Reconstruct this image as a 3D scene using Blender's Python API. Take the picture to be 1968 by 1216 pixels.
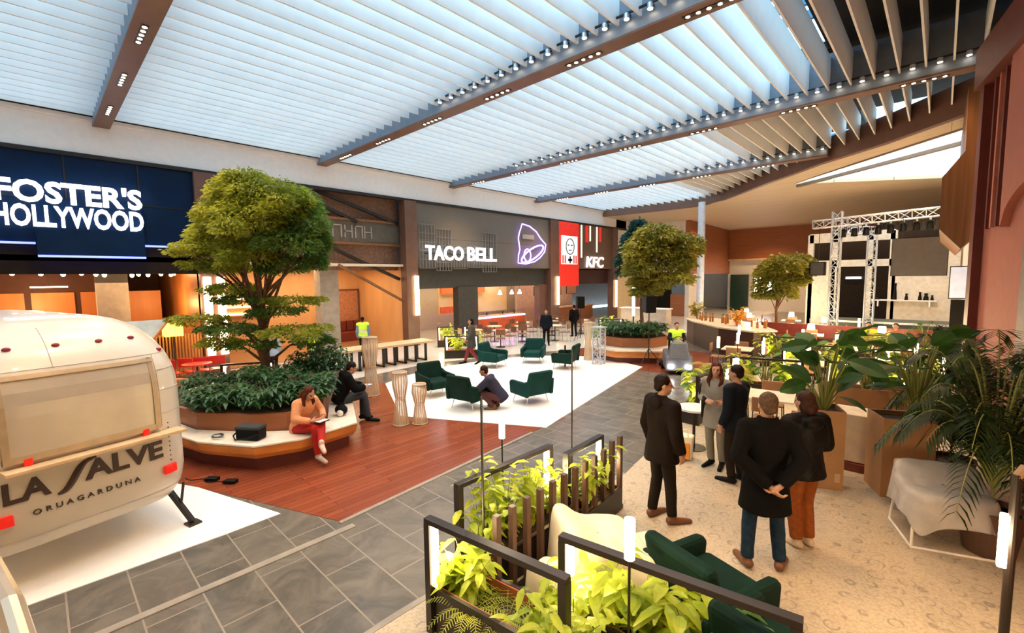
import bpy, math, random
from mathutils import Vector, Matrix, noise
PI=math.pi
rnd=random.Random(7)
scn=bpy.context.scene
for o in list(bpy.data.objects): bpy.data.objects.remove(o)
COL=scn.collection
# ---------------- camera ----------------
cd=bpy.data.cameras.new('camera'); cam=bpy.data.objects.new('camera',cd); COL.objects.link(cam)
cd.sensor_width=36; cd.lens=868/1968*36; cd.clip_start=.05; cd.clip_end=300
CR=Matrix(((0.72591737,-0.04965008,0.68598749),(0.68767558,0.06993311,-0.72264214),(-0.012094,0.99631533,0.0849088)))
cam.matrix_world=Matrix.Translation((0,0,2.95))@CR.to_4x4()
scn.camera=cam
# ---------------- world ----------------
w=bpy.data.worlds.new('sky'); scn.world=w; w.use_nodes=True
nt=w.node_tree; bg=nt.nodes['Background']
tc=nt.nodes.new('ShaderNodeTexCoord'); nz=nt.nodes.new('ShaderNodeTexNoise'); nz.inputs['Scale'].default_value=2.5
rp=nt.nodes.new('ShaderNodeValToRGB'); rp.color_ramp.elements[0].position=.35; rp.color_ramp.elements[1].position=.7
rp.color_ramp.elements[0].color=(.32,.70,1,1); rp.color_ramp.elements[1].color=(.60,.88,1,1)
nt.links.new(tc.outputs['Generated'],nz.inputs['Vector']); nt.links.new(nz.outputs['Fac'],rp.inputs['Fac']); nt.links.new(rp.outputs['Color'],bg.inputs['Color'])
bg.inputs['Strength'].default_value=2.75
scn.view_settings.view_transform='Standard'; scn.view_settings.look='None'
scn.view_settings.gamma=1; scn.view_settings.use_curve_mapping=False
scn.view_settings.exposure=0.85
WARM=(1,.60,.29)
def lamp(kind,name,loc,power,color=WARM,size=.3,aim=(0,0,-1),spot=100,sy=None,blend=.6):
    d=bpy.data.lights.new(name,kind); d.energy=power; d.color=color
    if kind=='AREA':
        d.size=size
        if sy: d.shape='RECTANGLE'; d.size_y=sy
    elif kind=='SPOT':
        d.spot_size=math.radians(spot); d.spot_blend=blend; d.shadow_soft_size=size
    else: d.shadow_soft_size=size
    o=bpy.data.objects.new(name,d); COL.objects.link(o); o.location=loc
    o.rotation_euler=Vector(aim).to_track_quat('-Z','Y').to_euler(); return o
# beam down-lights : one spot per cluster of recessed lamps
CLX=[-15.15,-12.7,-10.2,-7.7,-5.3,-2.9,-.5,1.9]
BY=[-4.6,1.57,7.7,13.88,20.05]
for by in BY:
    for cx in CLX:
        if by>20 and cx>-4: continue
        lamp('SPOT','beam_spot_light',(cx,by,7.15),300,WARM,.12,(0,0,-1),120,blend=.8)
# fill spots added to brighten the far hall, no fixtures modelled
for p in [(-12,33),(-8,33),(-4,33),(-10,38),(-5,38),(-6,27),(-2,27),(-1,20.8)]:
    lamp('SPOT','hall_fill_spot',(p[0],p[1],6.75),420,WARM,.15,(0,0,-1),130)
# ---------------- helpers ----------------
class MB:
    def __init__(s): s.v=[];s.f=[]
    def add(s,v,f):
        n=len(s.v); s.v+=[tuple(p) for p in v]; s.f+=[tuple(i+n for i in q) for q in f]; return s
    def box(s,x0,x1,y0,y1,z0,z1):
        return s.add([(x0,y0,z0),(x1,y0,z0),(x1,y1,z0),(x0,y1,z0),(x0,y0,z1),(x1,y0,z1),(x1,y1,z1),(x0,y1,z1)],
          [(0,3,2,1),(4,5,6,7),(0,1,5,4),(1,2,6,5),(2,3,7,6),(3,0,4,7)])
    def tbox(s,c,sz,M):
        hx,hy,hz=sz[0]/2,sz[1]/2,sz[2]/2
        b=MB().box(-hx,hx,-hy,hy,-hz,hz); T=Matrix.Translation(c)@M.to_4x4()
        return s.add([T@Vector(p) for p in b.v],b.f)
    def bar(s,p,q,wd,h,up=(0,0,1)):
        p=Vector(p);q=Vector(q);d=(q-p);L=d.length;d.normalize();u=Vector(up)
        r=d.cross(u)
        if r.length<1e-4: r=d.cross(Vector((1,0,0)))
        r.normalize();u=r.cross(d)
        c=[]
        for e in (p,q):
            for a,b in((-1,-1),(1,-1),(1,1),(-1,1)): c.append(e+r*a*wd/2+u*b*h/2)
        return s.add(c,[(0,1,2,3),(4,7,6,5),(0,4,5,1),(1,5,6,2),(2,6,7,3),(3,7,4,0)])
    def cyl(s,p,q,r0,r1=None,n=12,cap=True):
        if r1 is None:r1=r0
        return s.tube([p,q],[r0,r1],n,cap)
    def tube(s,pts,rad,n=8,cap=True):
        pts=[Vector(p) for p in pts]; k=len(pts)
        if not hasattr(rad,'__len__'): rad=[rad]*k
        a=None;vs=[]
        for i,p in enumerate(pts):
            d=(pts[min(i+1,k-1)]-pts[max(i-1,0)])
            if d.length<1e-7: d=Vector((0,0,1))
            d.normalize()
            if a is None:
                a=d.cross(Vector((0,0,1)))
                if a.length<.05: a=d.cross(Vector((1,0,0)))
            else: a=a-d*a.dot(d)
            a.normalize(); b=d.cross(a)
            for j in range(n):
                t=2*PI*j/n; vs.append(p+(a*math.cos(t)+b*math.sin(t))*rad[i])
        fs=[(i*n+j,i*n+(j+1)%n,(i+1)*n+(j+1)%n,(i+1)*n+j) for i in range(k-1) for j in range(n)]
        if cap: fs+=[tuple(range(n-1,-1,-1)),tuple(range((k-1)*n,k*n))]
        return s.add(vs,fs)
    def lathe(s,prof,c=(0,0,0),n=20,cap=True):
        vs=[];k=len(prof)
        for r,z in prof:
            for j in range(n): t=2*PI*j/n; vs.append((c[0]+r*math.cos(t),c[1]+r*math.sin(t),c[2]+z))
        fs=[(i*n+j,i*n+(j+1)%n,(i+1)*n+(j+1)%n,(i+1)*n+j) for i in range(k-1) for j in range(n)]
        if cap: fs+=[tuple(range(n-1,-1,-1)),tuple(range((k-1)*n,k*n))]
        return s.add(vs,fs)
    def ell(s,c,r,n=12,m=8,M=None):
        vs=[];c=Vector(c)
        for i in range(m+1):
            p=PI*i/m
            for j in range(n):
                t=2*PI*j/n; q=Vector((r[0]*math.sin(p)*math.cos(t),r[1]*math.sin(p)*math.sin(t),-r[2]*math.cos(p)))
                if M: q=M@q
                vs.append(c+q)
        return s.add(vs,[(i*n+j,i*n+(j+1)%n,(i+1)*n+(j+1)%n,(i+1)*n+j) for i in range(m) for j in range(n)])
    def cap(s,p,q,r0,r1,n=12):  # capsule
        p=Vector(p);q=Vector(q);d=(q-p);L=max(d.length,1e-5);d=d/L
        P=[];Rr=[]
        for a in (80,60,35): P.append(p-d*r0*math.sin(math.radians(a)));Rr.append(r0*math.cos(math.radians(a)))
        P+=[p,q];Rr+=[r0,r1]
        for a in (35,60,80): P.append(q+d*r1*math.sin(math.radians(a)));Rr.append(r1*math.cos(math.radians(a)))
        return s.tube(P,Rr,n)
    def prism(s,poly,z0,z1):
        n=len(poly)
        return s.add([(x,y,z0) for x,y in poly]+[(x,y,z1) for x,y in poly],
          [tuple(range(n-1,-1,-1)),tuple(range(n,2*n))]+[(i,(i+1)%n,n+(i+1)%n,n+i) for i in range(n)])
    def xf(s,M):
        s.v=[tuple(M@Vector(p)) for p in s.v]; return s
    def leaf(s,b,d,L,W,up=(0,0,1),droop=.3,seg=4,fold=.15):
        b=Vector(b);d=Vector(d).normalized();up=Vector(up)
        r=d.cross(up)
        if r.length<.05:r=d.cross(Vector((1,0,0)))
        r.normalize();u=r.cross(d);vs=[]
        for i in range(seg+1):
            t=i/seg; wd=W*.5*(math.sin(PI*min(1,t*.92+.05))**.8); c=b+d*L*t-u*L*droop*t*t
            c=c+Vector((0,0,-1))*L*droop*.6*t*t
            vs+=[c-r*wd+u*fold*wd,c-u*0.0,c+r*wd+u*fold*wd]
        fs=[]
        for i in range(seg):
            a=i*3; fs+=[(a,a+1,a+4,a+3),(a+1,a+2,a+5,a+4)]
        return s.add(vs,fs)
BASE={}
def link(o):
    COL.objects.link(o); return o
def mesh(name,mb,mat,smooth=False):
    me=bpy.data.meshes.new(name); me.from_pydata(mb.v,[],mb.f); me.materials.append(mat)
    me.polygons.foreach_set('use_smooth',[smooth]*len(me.polygons)); me.update(); return me
def obj(name,mb,mat,parent=None,w=0,bev=0,smooth=False,kind=None):
    """one mesh object; w=1: verts are in world coordinates"""
    if w and parent is not None:
        mb=MB().add(mb.v,mb.f).xf(BASE[parent.name].inverted())
    o=link(bpy.data.objects.new(name,mesh(name,mb,mat,smooth)))
    if parent is not None: o.parent=parent; BASE[o.name]=BASE[parent.name]
    else: BASE[o.name]=Matrix()
    if bev:
        m=o.modifiers.new('bevel','BEVEL'); m.width=bev; m.segments=2; m.limit_method='ANGLE'
    if kind:o['kind']=kind
    return o
def tag(o,label,cat,group=None,kind=None):
    o['label']=label;o['category']=cat
    if group:o['group']=group
    if kind:o['kind']=kind
    return o
def thing(name,label,cat,loc=(0,0,0),rz=0,group=None):
    o=link(bpy.data.objects.new(name,None)); o.empty_display_size=.1
    o.location=loc;o.rotation_euler=(0,0,rz); BASE[o.name]=Matrix.Translation(loc)@Matrix.Rotation(rz,4,'Z')
    return tag(o,label,cat,group)
def struct(name,mb,mat,**k):
    o=obj(name,mb,mat,**k); o['kind']='structure'; return o
def dup(root,loc=None,rz=None,label=None,group=None,scale=None):
    def cp(o,par):
        c=link(o.copy())
        if par is not None:c.parent=par
        for ch in list(o.children): cp(ch,c)
        return c
    r=cp(root,None)
    if loc is not None:r.location=loc
    if rz is not None:r.rotation_euler=(0,0,rz)
    if scale:r.scale=(scale,)*3
    if label:r['label']=label
    if group:r['group']=group
    return r
# ---------------- materials ----------------
LOWSPEC=('coat','jacket','trousers','jeans','hair','velvet','navy_glass','plenum','corduroy','sweater','matt_black')
def M(name,col,rough=.5,metal=0,var=.12,sc=6,bump=0,bsc=None,es=0,ec=None,stretch=None,alpha=1,trans=0,col2=None,coat=0,sss=0):
    m=bpy.data.materials.new(name); m.use_nodes=True; n=m.node_tree.nodes; L=m.node_tree.links; b=n['Principled BSDF']
    b.inputs['Roughness'].default_value=rough; b.inputs['Metallic'].default_value=metal
    tcn=n.new('ShaderNodeTexCoord'); mp=n.new('ShaderNodeMapping'); L.new(tcn.outputs['Object'],mp.inputs['Vector'])
    if stretch: mp.inputs['Scale'].default_value=stretch
    nz=n.new('ShaderNodeTexNoise'); nz.inputs['Scale'].default_value=sc; nz.inputs['Detail'].default_value=5
    L.new(mp.outputs[0],nz.inputs['Vector'])
    r=n.new('ShaderNodeValToRGB'); r.color_ramp.elements[0].position=.3; r.color_ramp.elements[1].position=.7
    c2=col2 or tuple(min(1,c*(1+var)) for c in col); c1=tuple(c*(1-var) for c in col) if not col2 else col
    r.color_ramp.elements[0].color=(*c1,1); r.color_ramp.elements[1].color=(*c2,1)
    L.new(nz.outputs['Fac'],r.inputs['Fac']); L.new(r.outputs['Color'],b.inputs['Base Color'])
    if bump:
        bn=n.new('ShaderNodeBump'); bn.inputs['Strength'].default_value=bump; bn.inputs['Distance'].default_value=.02
        n2=nz
        if bsc: n2=n.new('ShaderNodeTexNoise'); n2.inputs['Scale'].default_value=bsc; L.new(mp.outputs[0],n2.inputs['Vector'])
        L.new(n2.outputs['Fac'],bn.inputs['Height']); L.new(bn.outputs[0],b.inputs['Normal'])
    if es: b.inputs['Emission Color'].default_value=(*(ec or col),1); b.inputs['Emission Strength'].default_value=es
    if alpha<1: b.inputs['Alpha'].default_value=alpha
    if trans: b.inputs['Transmission Weight'].default_value=trans
    if coat: b.inputs['Coat Weight'].default_value=coat
    if name in LOWSPEC or any(k in name for k in LOWSPEC): b.inputs['Specular IOR Level'].default_value=.12
    if sss: b.inputs['Subsurface Weight'].default_value=sss; b.inputs['Subsurface Radius'].default_value=(.02,.01,.005)
    return m
def leafmat(name,c1,c2,rough=.45,sc=3,tr=.35):
    m=M(name,c1,rough,var=.1,sc=sc,col2=c2); n=m.node_tree.nodes; L=m.node_tree.links; b=n['Principled BSDF']
    out=[x for x in n if x.type=='OUTPUT_MATERIAL'][0]
    t=n.new('ShaderNodeBsdfTranslucent'); mx=n.new('ShaderNodeMixShader'); mx.inputs[0].default_value=tr
    rr=[x for x in n if x.type=='VALTORGB'][0]
    L.new(rr.outputs['Color'],t.inputs['Color']); L.new(b.outputs[0],mx.inputs[1]); L.new(t.outputs[0],mx.inputs[2]); L.new(mx.outputs[0],out.inputs['Surface'])
    return m
def tilemat(name,c1,c2,mortar,bw,rh,ms,rough,off=.5,rot=0,sh=(0,0,0),nsc=2.5,nstr=.5,ncol=None,bump=.1):
    m=bpy.data.materials.new(name); m.use_nodes=True; n=m.node_tree.nodes; L=m.node_tree.links; b=n['Principled BSDF']
    tcn=n.new('ShaderNodeTexCoord'); mp=n.new('ShaderNodeMapping'); L.new(tcn.outputs['Object'],mp.inputs['Vector'])
    mp.inputs['Rotation'].default_value=(0,0,rot); mp.inputs['Location'].default_value=sh
    br=n.new('ShaderNodeTexBrick'); L.new(mp.outputs[0],br.inputs['Vector'])
    br.inputs['Scale'].default_value=1; br.inputs['Brick Width'].default_value=bw; br.inputs['Row Height'].default_value=rh
    br.inputs['Mortar Size'].default_value=ms; br.inputs['Mortar Smooth'].default_value=.1; br.offset=off
    br.inputs['Color1'].default_value=(*c1,1);br.inputs['Color2'].default_value=(*c2,1);br.inputs['Mortar'].default_value=(*mortar,1)
    nz=n.new('ShaderNodeTexNoise'); nz.inputs['Scale'].default_value=nsc; nz.inputs['Detail'].default_value=8; nz.inputs['Roughness'].default_value=.65; nz.inputs['Distortion'].default_value=1.2
    L.new(tcn.outputs['Object'],nz.inputs['Vector'])
    rr=n.new('ShaderNodeValToRGB'); rr.color_ramp.elements[0].position=.38; rr.color_ramp.elements[1].position=.68
    rr.color_ramp.elements[0].color=(0,0,0,1)
    L.new(nz.outputs['Fac'],rr.inputs['Fac'])
    mx=n.new('ShaderNodeMix'); mx.data_type='RGBA'; L.new(br.outputs['Color'],mx.inputs[6]); mx.inputs[7].default_value=(*(ncol or c2),1)
    mu=n.new('ShaderNodeMath'); mu.operation='MULTIPLY'; mu.inputs[1].default_value=nstr; L.new(rr.outputs['Color'],mu.inputs[0]); L.new(mu.outputs[0],mx.inputs[0])
    L.new(mx.outputs[2],b.inputs['Base Color']); b.inputs['Roughness'].default_value=rough
    bn=n.new('ShaderNodeBump'); bn.inputs['Strength'].default_value=bump; bn.inputs['Distance'].default_value=.01; L.new(br.outputs['Fac'],bn.inputs['Height']); bn.invert=True
    L.new(bn.outputs[0],b.inputs['Normal'])
    return m
def terrazzo():
    m=bpy.data.materials.new('patterned_terrazzo'); m.use_nodes=True; n=m.node_tree.nodes; L=m.node_tree.links; b=n['Principled BSDF']
    tcn=n.new('ShaderNodeTexCoord')
    # ring motifs on a grid + chips
    mp=n.new('ShaderNodeMapping'); mp.inputs['Scale'].default_value=(5.5,5.5,0); L.new(tcn.outputs['Object'],mp.inputs['Vector'])
    vo=n.new('ShaderNodeTexVoronoi'); vo.inputs['Randomness'].default_value=.55; vo.inputs['Scale'].default_value=1; L.new(mp.outputs[0],vo.inputs['Vector'])
    r=n.new('ShaderNodeValToRGB'); e=r.color_ramp; e.elements[0].position=.30;e.elements[0].color=(0,0,0,1);e.elements[1].position=.36;e.elements[1].color=(1,1,1,1)
    x=e.elements.new(.42);x.color=(0,0,0,1); L.new(vo.outputs['Distance'],r.inputs['Fac'])
    nz=n.new('ShaderNodeTexNoise'); nz.inputs['Scale'].default_value=9; nz.inputs['Detail'].default_value=3; L.new(tcn.outputs['Object'],nz.inputs['Vector'])
    r2=n.new('ShaderNodeValToRGB'); r2.color_ramp.elements[0].position=.42;r2.color_ramp.elements[1].position=.55; L.new(nz.outputs['Fac'],r2.inputs['Fac'])
    mu=n.new('ShaderNodeMath');mu.operation='MULTIPLY';L.new(r.outputs['Color'],mu.inputs[0]);L.new(r2.outputs['Color'],mu.inputs[1])
    m3=n.new('ShaderNodeMath');m3.operation='MULTIPLY';m3.inputs[1].default_value=.9;L.new(mu.outputs[0],m3.inputs[0])
    n3=n.new('ShaderNodeTexNoise'); n3.inputs['Scale'].default_value=45; L.new(tcn.outputs['Object'],n3.inputs['Vector'])
    r3=n.new('ShaderNodeValToRGB'); r3.color_ramp.elements[0].position=.4;r3.color_ramp.elements[1].position=.66
    r3.color_ramp.elements[0].color=(.50,.42,.30,1); r3.color_ramp.elements[1].color=(.38,.31,.215,1); L.new(n3.outputs['Fac'],r3.inputs['Fac'])
    mx=n.new('ShaderNodeMix');mx.data_type='RGBA';L.new(m3.outputs[0],mx.inputs[0]);L.new(r3.outputs['Color'],mx.inputs[6]);mx.inputs[7].default_value=(.22,.18,.14,1)
    L.new(mx.outputs[2],b.inputs['Base Color']); b.inputs['Roughness'].default_value=.4
    return m
m_grey=tilemat('grey_stone_tile',(.085,.08,.07),(.115,.105,.09),(.27,.225,.18),.95,.45,.008,.22,sh=(.05,0,0),ncol=(.21,.185,.15),nstr=.6,nsc=2.2)
m_stripe=M('pale_stone_band',(.27,.24,.20),.3,var=.2,sc=5)
m_pale=tilemat('pale_polished_tile',(.62,.58,.52),(.58,.54,.49),(.42,.38,.34),.8,.8,.006,.15,off=0,ncol=(.68,.65,.6),nstr=.4)
m_white=M('white_terrazzo',(.93,.91,.87),.35,var=.03,sc=60)
m_terr=terrazzo()
m_wood=tilemat('red_timber_boards',(.18,.040,.018),(.27,.068,.03),(.09,.02,.01),1.7,.11,.004,.2,rot=PI/2,ncol=(.20,.055,.026),nstr=.5,nsc=4,bump=.15)
m_fascia=M('pale_fascia_plaster',(.86,.84,.84),.6,var=.03)
m_brown=M('brown_metal_cladding',(.15,.075,.052),.45,var=.12,sc=3)
m_beamside=M('beam_side_grey_blue',(.18,.22,.29),.5,var=.1)
m_baffle=M('white_felt_baffle',(.83,.84,.85),.7,var=.03,sc=3)
m_dark=M('dark_plenum',(.016,.012,.010),.8)
m_black=M('black_powder_metal',(.012,.007,.005),.4,var=.2)
m_blk2=M('matt_black_plastic',(.005,.005,.005),.5)
m_beige=tilemat('beige_ceiling_board',(.62,.5,.35),(.6,.48,.34),(.3,.22,.14),40,1.2,.012,.6,rot=PI/2*0,ncol=(.64,.53,.38),nstr=.3,nsc=1)
m_cream=M('cream_plaster',(.72,.64,.52),.6,var=.05)
m_whitep=M('white_painted_wall',(.72,.70,.66),.6,var=.04)
m_pink=M('salmon_plaster',(.42,.14,.095),.7,var=.05)
m_darkred=M('dark_red_trim',(.12,.022,.015),.5)
m_orangewood=M('orange_timber',(.42,.15,.04),.45,var=.3,sc=2,stretch=(1,1,.15),col2=(.55,.22,.07))
m_browntimber=M('brown_slatted_timber',(.16,.06,.018),.5,var=.3,sc=3,stretch=(5,5,.2),col2=(.26,.11,.035))
m_redtimber=M('red_brown_wall_timber',(.30,.10,.035),.5,sc=3,stretch=(.3,.3,4),col2=(.36,.13,.05))
m_lightwood=M('pale_oak',(.62,.43,.24),.45,var=.2,sc=4,stretch=(1,.2,1))
m_navy=M('navy_glass_panel',(.004,.017,.055),.3,var=.2,sc=1.2)
m_blueled=M('blue_led',(.1,.15,1),es=2.5,ec=(.12,.16,1))
m_signw=M('white_lit_letter',(1,1,1),es=1.6,ec=(1,.98,1))
m_tube=M('warm_tube_light',(1,.8,.5),es=9,ec=(1,.74,.42))
m_tubef=M('warm_tube_light_far',(1,.8,.5),es=6,ec=(1,.74,.42))
m_lens=M('downlight_lens',(1,.9,.7),es=14,ec=(1,.82,.58))
m_taupe=tilemat('taupe_cladding_panel',(.15,.135,.115),(.165,.15,.125),(.07,.06,.05),2.4,.55,.012,.6,off=.5,ncol=(.18,.16,.13),nstr=.3)
m_taupe.node_tree.nodes['Mapping'].inputs['Rotation'].default_value=(PI/2,0,PI/2)
m_greyclad=M('dark_grey_cladding',(.05,.05,.045),.6)
m_red=M('bright_red_panel',(.62,.02,.012),.45,es=.25,ec=(1,.04,.02))
m_chrome=M('pale_metal',(.75,.72,.68),.25,metal=.6)
m_alu=M('aluminium',(.62,.63,.66),.35,metal=.7)
m_glass=M('clear_glass',(.9,.95,.95),.03,trans=1)
# =============== setting ===============
EDGE=[(-17,27.2),(-14,27.45),(-11.5,27.5),(-10.3,27.4),(-8.8,26.2),(-7,24.3),(-5.8,23.0),(-4.6,21.8),(-3.5,20.6),(-2.4,19.7),(-1.5,18.95),(-.6,18.0),(.4,16.95),(1.6,15.6),(3,14.2),(6,11)]
def edge_y(x):
    for (a,b),(c,d) in zip(EDGE,EDGE[1:]):
        if a<=x<=c: return b+(d-b)*(x-a)/(c-a)
    return EDGE[0][1]
fl=lambda poly,z1,mat,nm='floor': struct(nm,MB().prism(poly,z1-.05,z1),mat)
fl([(-24,-8),(6,-8),(6,44),(-24,44)],0,m_grey)
fl([(-24,2),(-14,4.2),(-12.6,6.2),(-12.9,9.2),(-12.2,11.8),(-10.9,15),(-9.6,19.5),(-9.2,44),(-24,44)],.003,m_pale)
fl([(-11.2,-4),(-6.0,-4),(-5.93,1.3),(-5.95,1.95),(-7.6,1.42),(-11,-.2)],.008,m_white)
fl([(-11,-.2),(-7.6,1.42),(-5.2,2.38),(-5.56,6.36),(-5.6,7.5),(-7.5,8),(-10,7),(-11.9,6.6),(-12.4,4.6),(-12.6,1.5)],.006,m_wood)
fl([(-8.9,13.2),(-8.3,13),(-5.9,13.0),(-4.9,14.5),(-6,17.5),(-9.6,17.8),(-10.8,15.2),(-10.3,13)],.006,m_wood)
fl([(-8.33,5.25),(-5.51,6.74),(-6.3,10.4),(-6.95,13.49),(-8.2,13.9),(-9.41,14.0),(-11.0,12.9),(-11.73,11.4),(-12.0,9.2),(-11.75,7.6),(-11.3,6.65)],.012,m_white)
fl([(-3.3,-3),(-3.3,5.9),(-3.75,9),(-4.3,11.1),(-4.3,17),(-3.2,19.5),(6,19.5),(6,-3)],.008,m_terr)
struct('trim_1',MB().box(-5.04,-4.95,-4,2.45,-.02,.012).box(-3.36,-3.3,-3,5.9,-.02,.012),m_stripe)
struct('trim_2',MB().prism([(-5.2,2.36),(-5.14,2.36),(-5.50,6.36),(-5.56,6.36)],-.02,.013),m_stripe)
# fascia and the wall over the shop fronts
struct('wall_left',MB().box(-17.35,-17,-8,30.2,6.42,7.32),m_fascia)
struct('trim_3',MB().box(-17.2,-16.93,-8,30.2,6.32,6.43),m_black)
struct('trim_4',MB().box(-17.3,-16.9,-8,30.2,7.32,7.42),m_fascia)
# roof shell
roof=MB(); roof.box(-2.3,6,-8,19.8,8.5,8.7); roof.box(-5.6,-2.3,13.9,22,8.5,8.7); roof.box(-9.5,-5.6,20,27,8.5,8.7); roof.box(-26,-17.05,-8,44,7.5,7.7); roof.box(-17.05,6,-8,-5.2,8.5,8.7)
roof.box(-17.05,-16.9,-8,28,7.42,8.6)
struct('ceiling',roof,m_dark)
rs=MB()
for yy in [-3,0,3,6,9.2,11.2,11.9,12.6,15,18,21,24]: rs.box(-16.9,-2.3,yy-.05,yy+.05,8.75,8.95)
for xx in (-14,-11,-8,-5): rs.box(xx-.04,xx+.04,-5,26,8.95,9.1)
struct('trim_5',rs,M('blue_grey_roof_steel',(.05,.16,.27),.5))
# enclosure behind / beside the viewpoint
struct('wall_left',MB().box(-26.2,-26,-8,44,0,8.7),m_brown)
struct('wall_back',MB().box(-26,6.2,-8.2,-8,0,8.7),m_cream)
struct('wall_right',MB().box(6,6.2,-8,44,0,8.7),m_cream)
struct('wall_front',MB().box(-26,6.2,44,44.2,0,8.7),m_whitep)
# far ceiling with skylight hole : polygon strips
def zc(x,y): return 7.15-.022*max(0,y-22)
fc=MB()
sk=[(-5.15,24.36),(.27,18.93),(.27,27.6)]
# build by columns between x stations, hole handled by splitting in y
xs=sorted(set([-17,-14,-11.5,-10.3,-8.8,-7,-5.8,-5.15,-4.6,-3.5,-2.4,-1.5,-.6,.27,1.6,3,6]))
def sk_lo(x): return 24.36+(18.93-24.36)*(x+5.15)/5.42
def sk_hi(x): return 24.36+(27.6-24.36)*(x+5.15)/5.42
for a,b in zip(xs,xs[1:]):
    def seg(y0a,y0b,y1a,y1b):
        n=8
        for i in range(n):
            t0,t1=i/n,(i+1)/n
            pa0=y0a+(y1a-y0a)*t0;pa1=y0a+(y1a-y0a)*t1;pb0=y0b+(y1b-y0b)*t0;pb1=y0b+(y1b-y0b)*t1
            v=[(a,pa0,zc(a,pa0)),(b,pb0,zc(b,pb0)),(b,pb1,zc(b,pb1)),(a,pa1,zc(a,pa1))]
            v+=[(p[0],p[1],p[2]+.15) for p in v]
            fc.add(v,[(0,3,2,1),(4,5,6,7),(0,1,5,4),(2,3,7,6),(1,2,6,5),(3,0,4,7)])
    if a>=-5.15 and b<=.27:
        seg(edge_y(a),edge_y(b),max(edge_y(a),sk_lo(a)),max(edge_y(b),sk_lo(b))); seg(sk_hi(a),sk_hi(b),44,44)
    else: seg(edge_y(a),edge_y(b),44,44)
struct('ceiling',fc,m_beige)
sf=MB()
sf.bar((-5.0,24.45,7.0),(.27,20.6,7.05),.16,.12); sf.bar((-5.15,24.36,7.15),(.27,18.93,7.15),.08,.1)
struct('window_1',sf,M('grey_skylight_mullion',(.22,.18,.14),.6))
struct('window_2',MB().add([(-5.15,24.36,7.3),(.27,18.93,7.3),(.27,27.6,7.3)],[(0,1,2)]),M('frosted_skylight_glass',(.95,.97,1),.5,trans=1,es=1.2,ec=(.9,.95,1)))
# edge band under the curved rim of the baffle zone
eb=MB()
for (a,b),(c,d) in zip(EDGE,EDGE[1:]):
    eb.add([(a,b-.2,7.05),(c,d-.2,7.05),(c,d+.12,7.05),(a,b+.12,7.05),(a,b-.2,7.9),(c,d-.2,7.9),(c,d+.12,7.9),(a,b+.12,7.9)],
      [(0,3,2,1),(4,5,6,7),(0,1,5,4),(2,3,7,6),(1,2,6,5),(3,0,4,7)])
struct('trim_6',eb,m_brown)
# beams
nm=0
for by in BY:
    x1=6 if by<14 else (4 if by<15 else -3.2)
    if by==13.88:x1=3.2
    ub=MB().box(-17,x1,by-.18,by+.18,7.2,7.24); struct('trim_%d'%(7+nm),ub,m_brown,bev=0); nm+=1
    sb=MB().box(-17,x1,by-.17,by+.17,7.24,8.3); struct('trim_%d'%(7+nm),sb,m_beamside); nm+=1
# baffles : one prototype per bay
bounds=[(-4.6,1.57),(1.57,7.7),(7.7,13.88),(13.88,20.05)]
bayname=['over the left end of the hall','between the first and second dark beams','between the second and third dark beams','between the third and fourth dark beams']
first=None
BX=[-16.75+.44*i for i in range(50)]
for bi,(y0,y1) in enumerate(bounds):
    proto=None
    for x in BX:
        ye=edge_y(x)-.2
        if x>4.5 or y0+.3>ye: continue
        yb=min(y1-.17,ye)
        full=yb==y1-.17
        if x>-15.9+0 and False: pass
        g='ceiling baffles '+bayname[bi]
        lab='white hanging ceiling baffle, one of the parallel row '+bayname[bi]
        if full and proto:
            o=dup(proto,(x,y0+.17,0)); continue
        L=yb-(y0+.17)
        mb=MB().add([(-.018,.0,7.42),(.018,.0,7.42),(.018,L,7.42),(-.018,L,7.42),(-.018,0,8.2),(.018,0,8.2),(.018,L,8.2),(-.018,L,8.2)],[(0,3,2,1),(4,5,6,7),(0,1,5,4),(1,2,6,5),(2,3,7,6),(3,0,4,7)])
        o=obj('ceiling_baffle',mb,m_baffle); o.location=(x,y0+.17,0)
        if not full: lab='white ceiling baffle cut short at the curved rim '+('' if bi<3 else 'beyond the third beam'); g='baffles cut short at the rim, bay %s'%['one','two','three','four'][bi]
        tag(o,lab,'baffle',g)
        if full: proto=o
# last bay beyond fourth beam
proto=None
for x in BX:
    ye=edge_y(x)-.2
    if x>-3.2 or ye<20.4: continue
    mb=MB().box(-.018,.018,0,ye-20.22,7.42,8.2); o=obj('ceiling_baffle',mb,m_baffle); o.location=(x,20.22,0)
    tag(o,'white ceiling baffle between the fourth beam and the curved rim','baffle','ceiling baffles beyond the fourth beam')
# recessed five-lamp clusters
def cluster():
    t=thing('linear_downlight','strip of small round recessed lamps in the dark beam underside','downlight')
    obj('housing',MB().box(-.42,.42,-.05,.05,-.012,0),m_black,t)
    for i in range(5):
        obj('lamp_lens',MB().lathe([(.001,-.016),(.035,-.016),(.035,-.01)],(-.34+.17*i,0,0),10),m_lens,t)
    return t
cl=cluster(); used=False
nb=['beam over the left end','first beam from the left','second beam from the left','third beam from the left','fourth beam from the left']
for bi,by in enumerate(BY):
    for cx in CLX:
        if by>20 and cx>-4: continue
        t=cl if not used else dup(cl); used=True
        t.location=(cx,by,7.2); t['label']='recessed strip of five round lamps under the '+nb[bi]; t['group']='lamp strips under the '+nb[bi]
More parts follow.
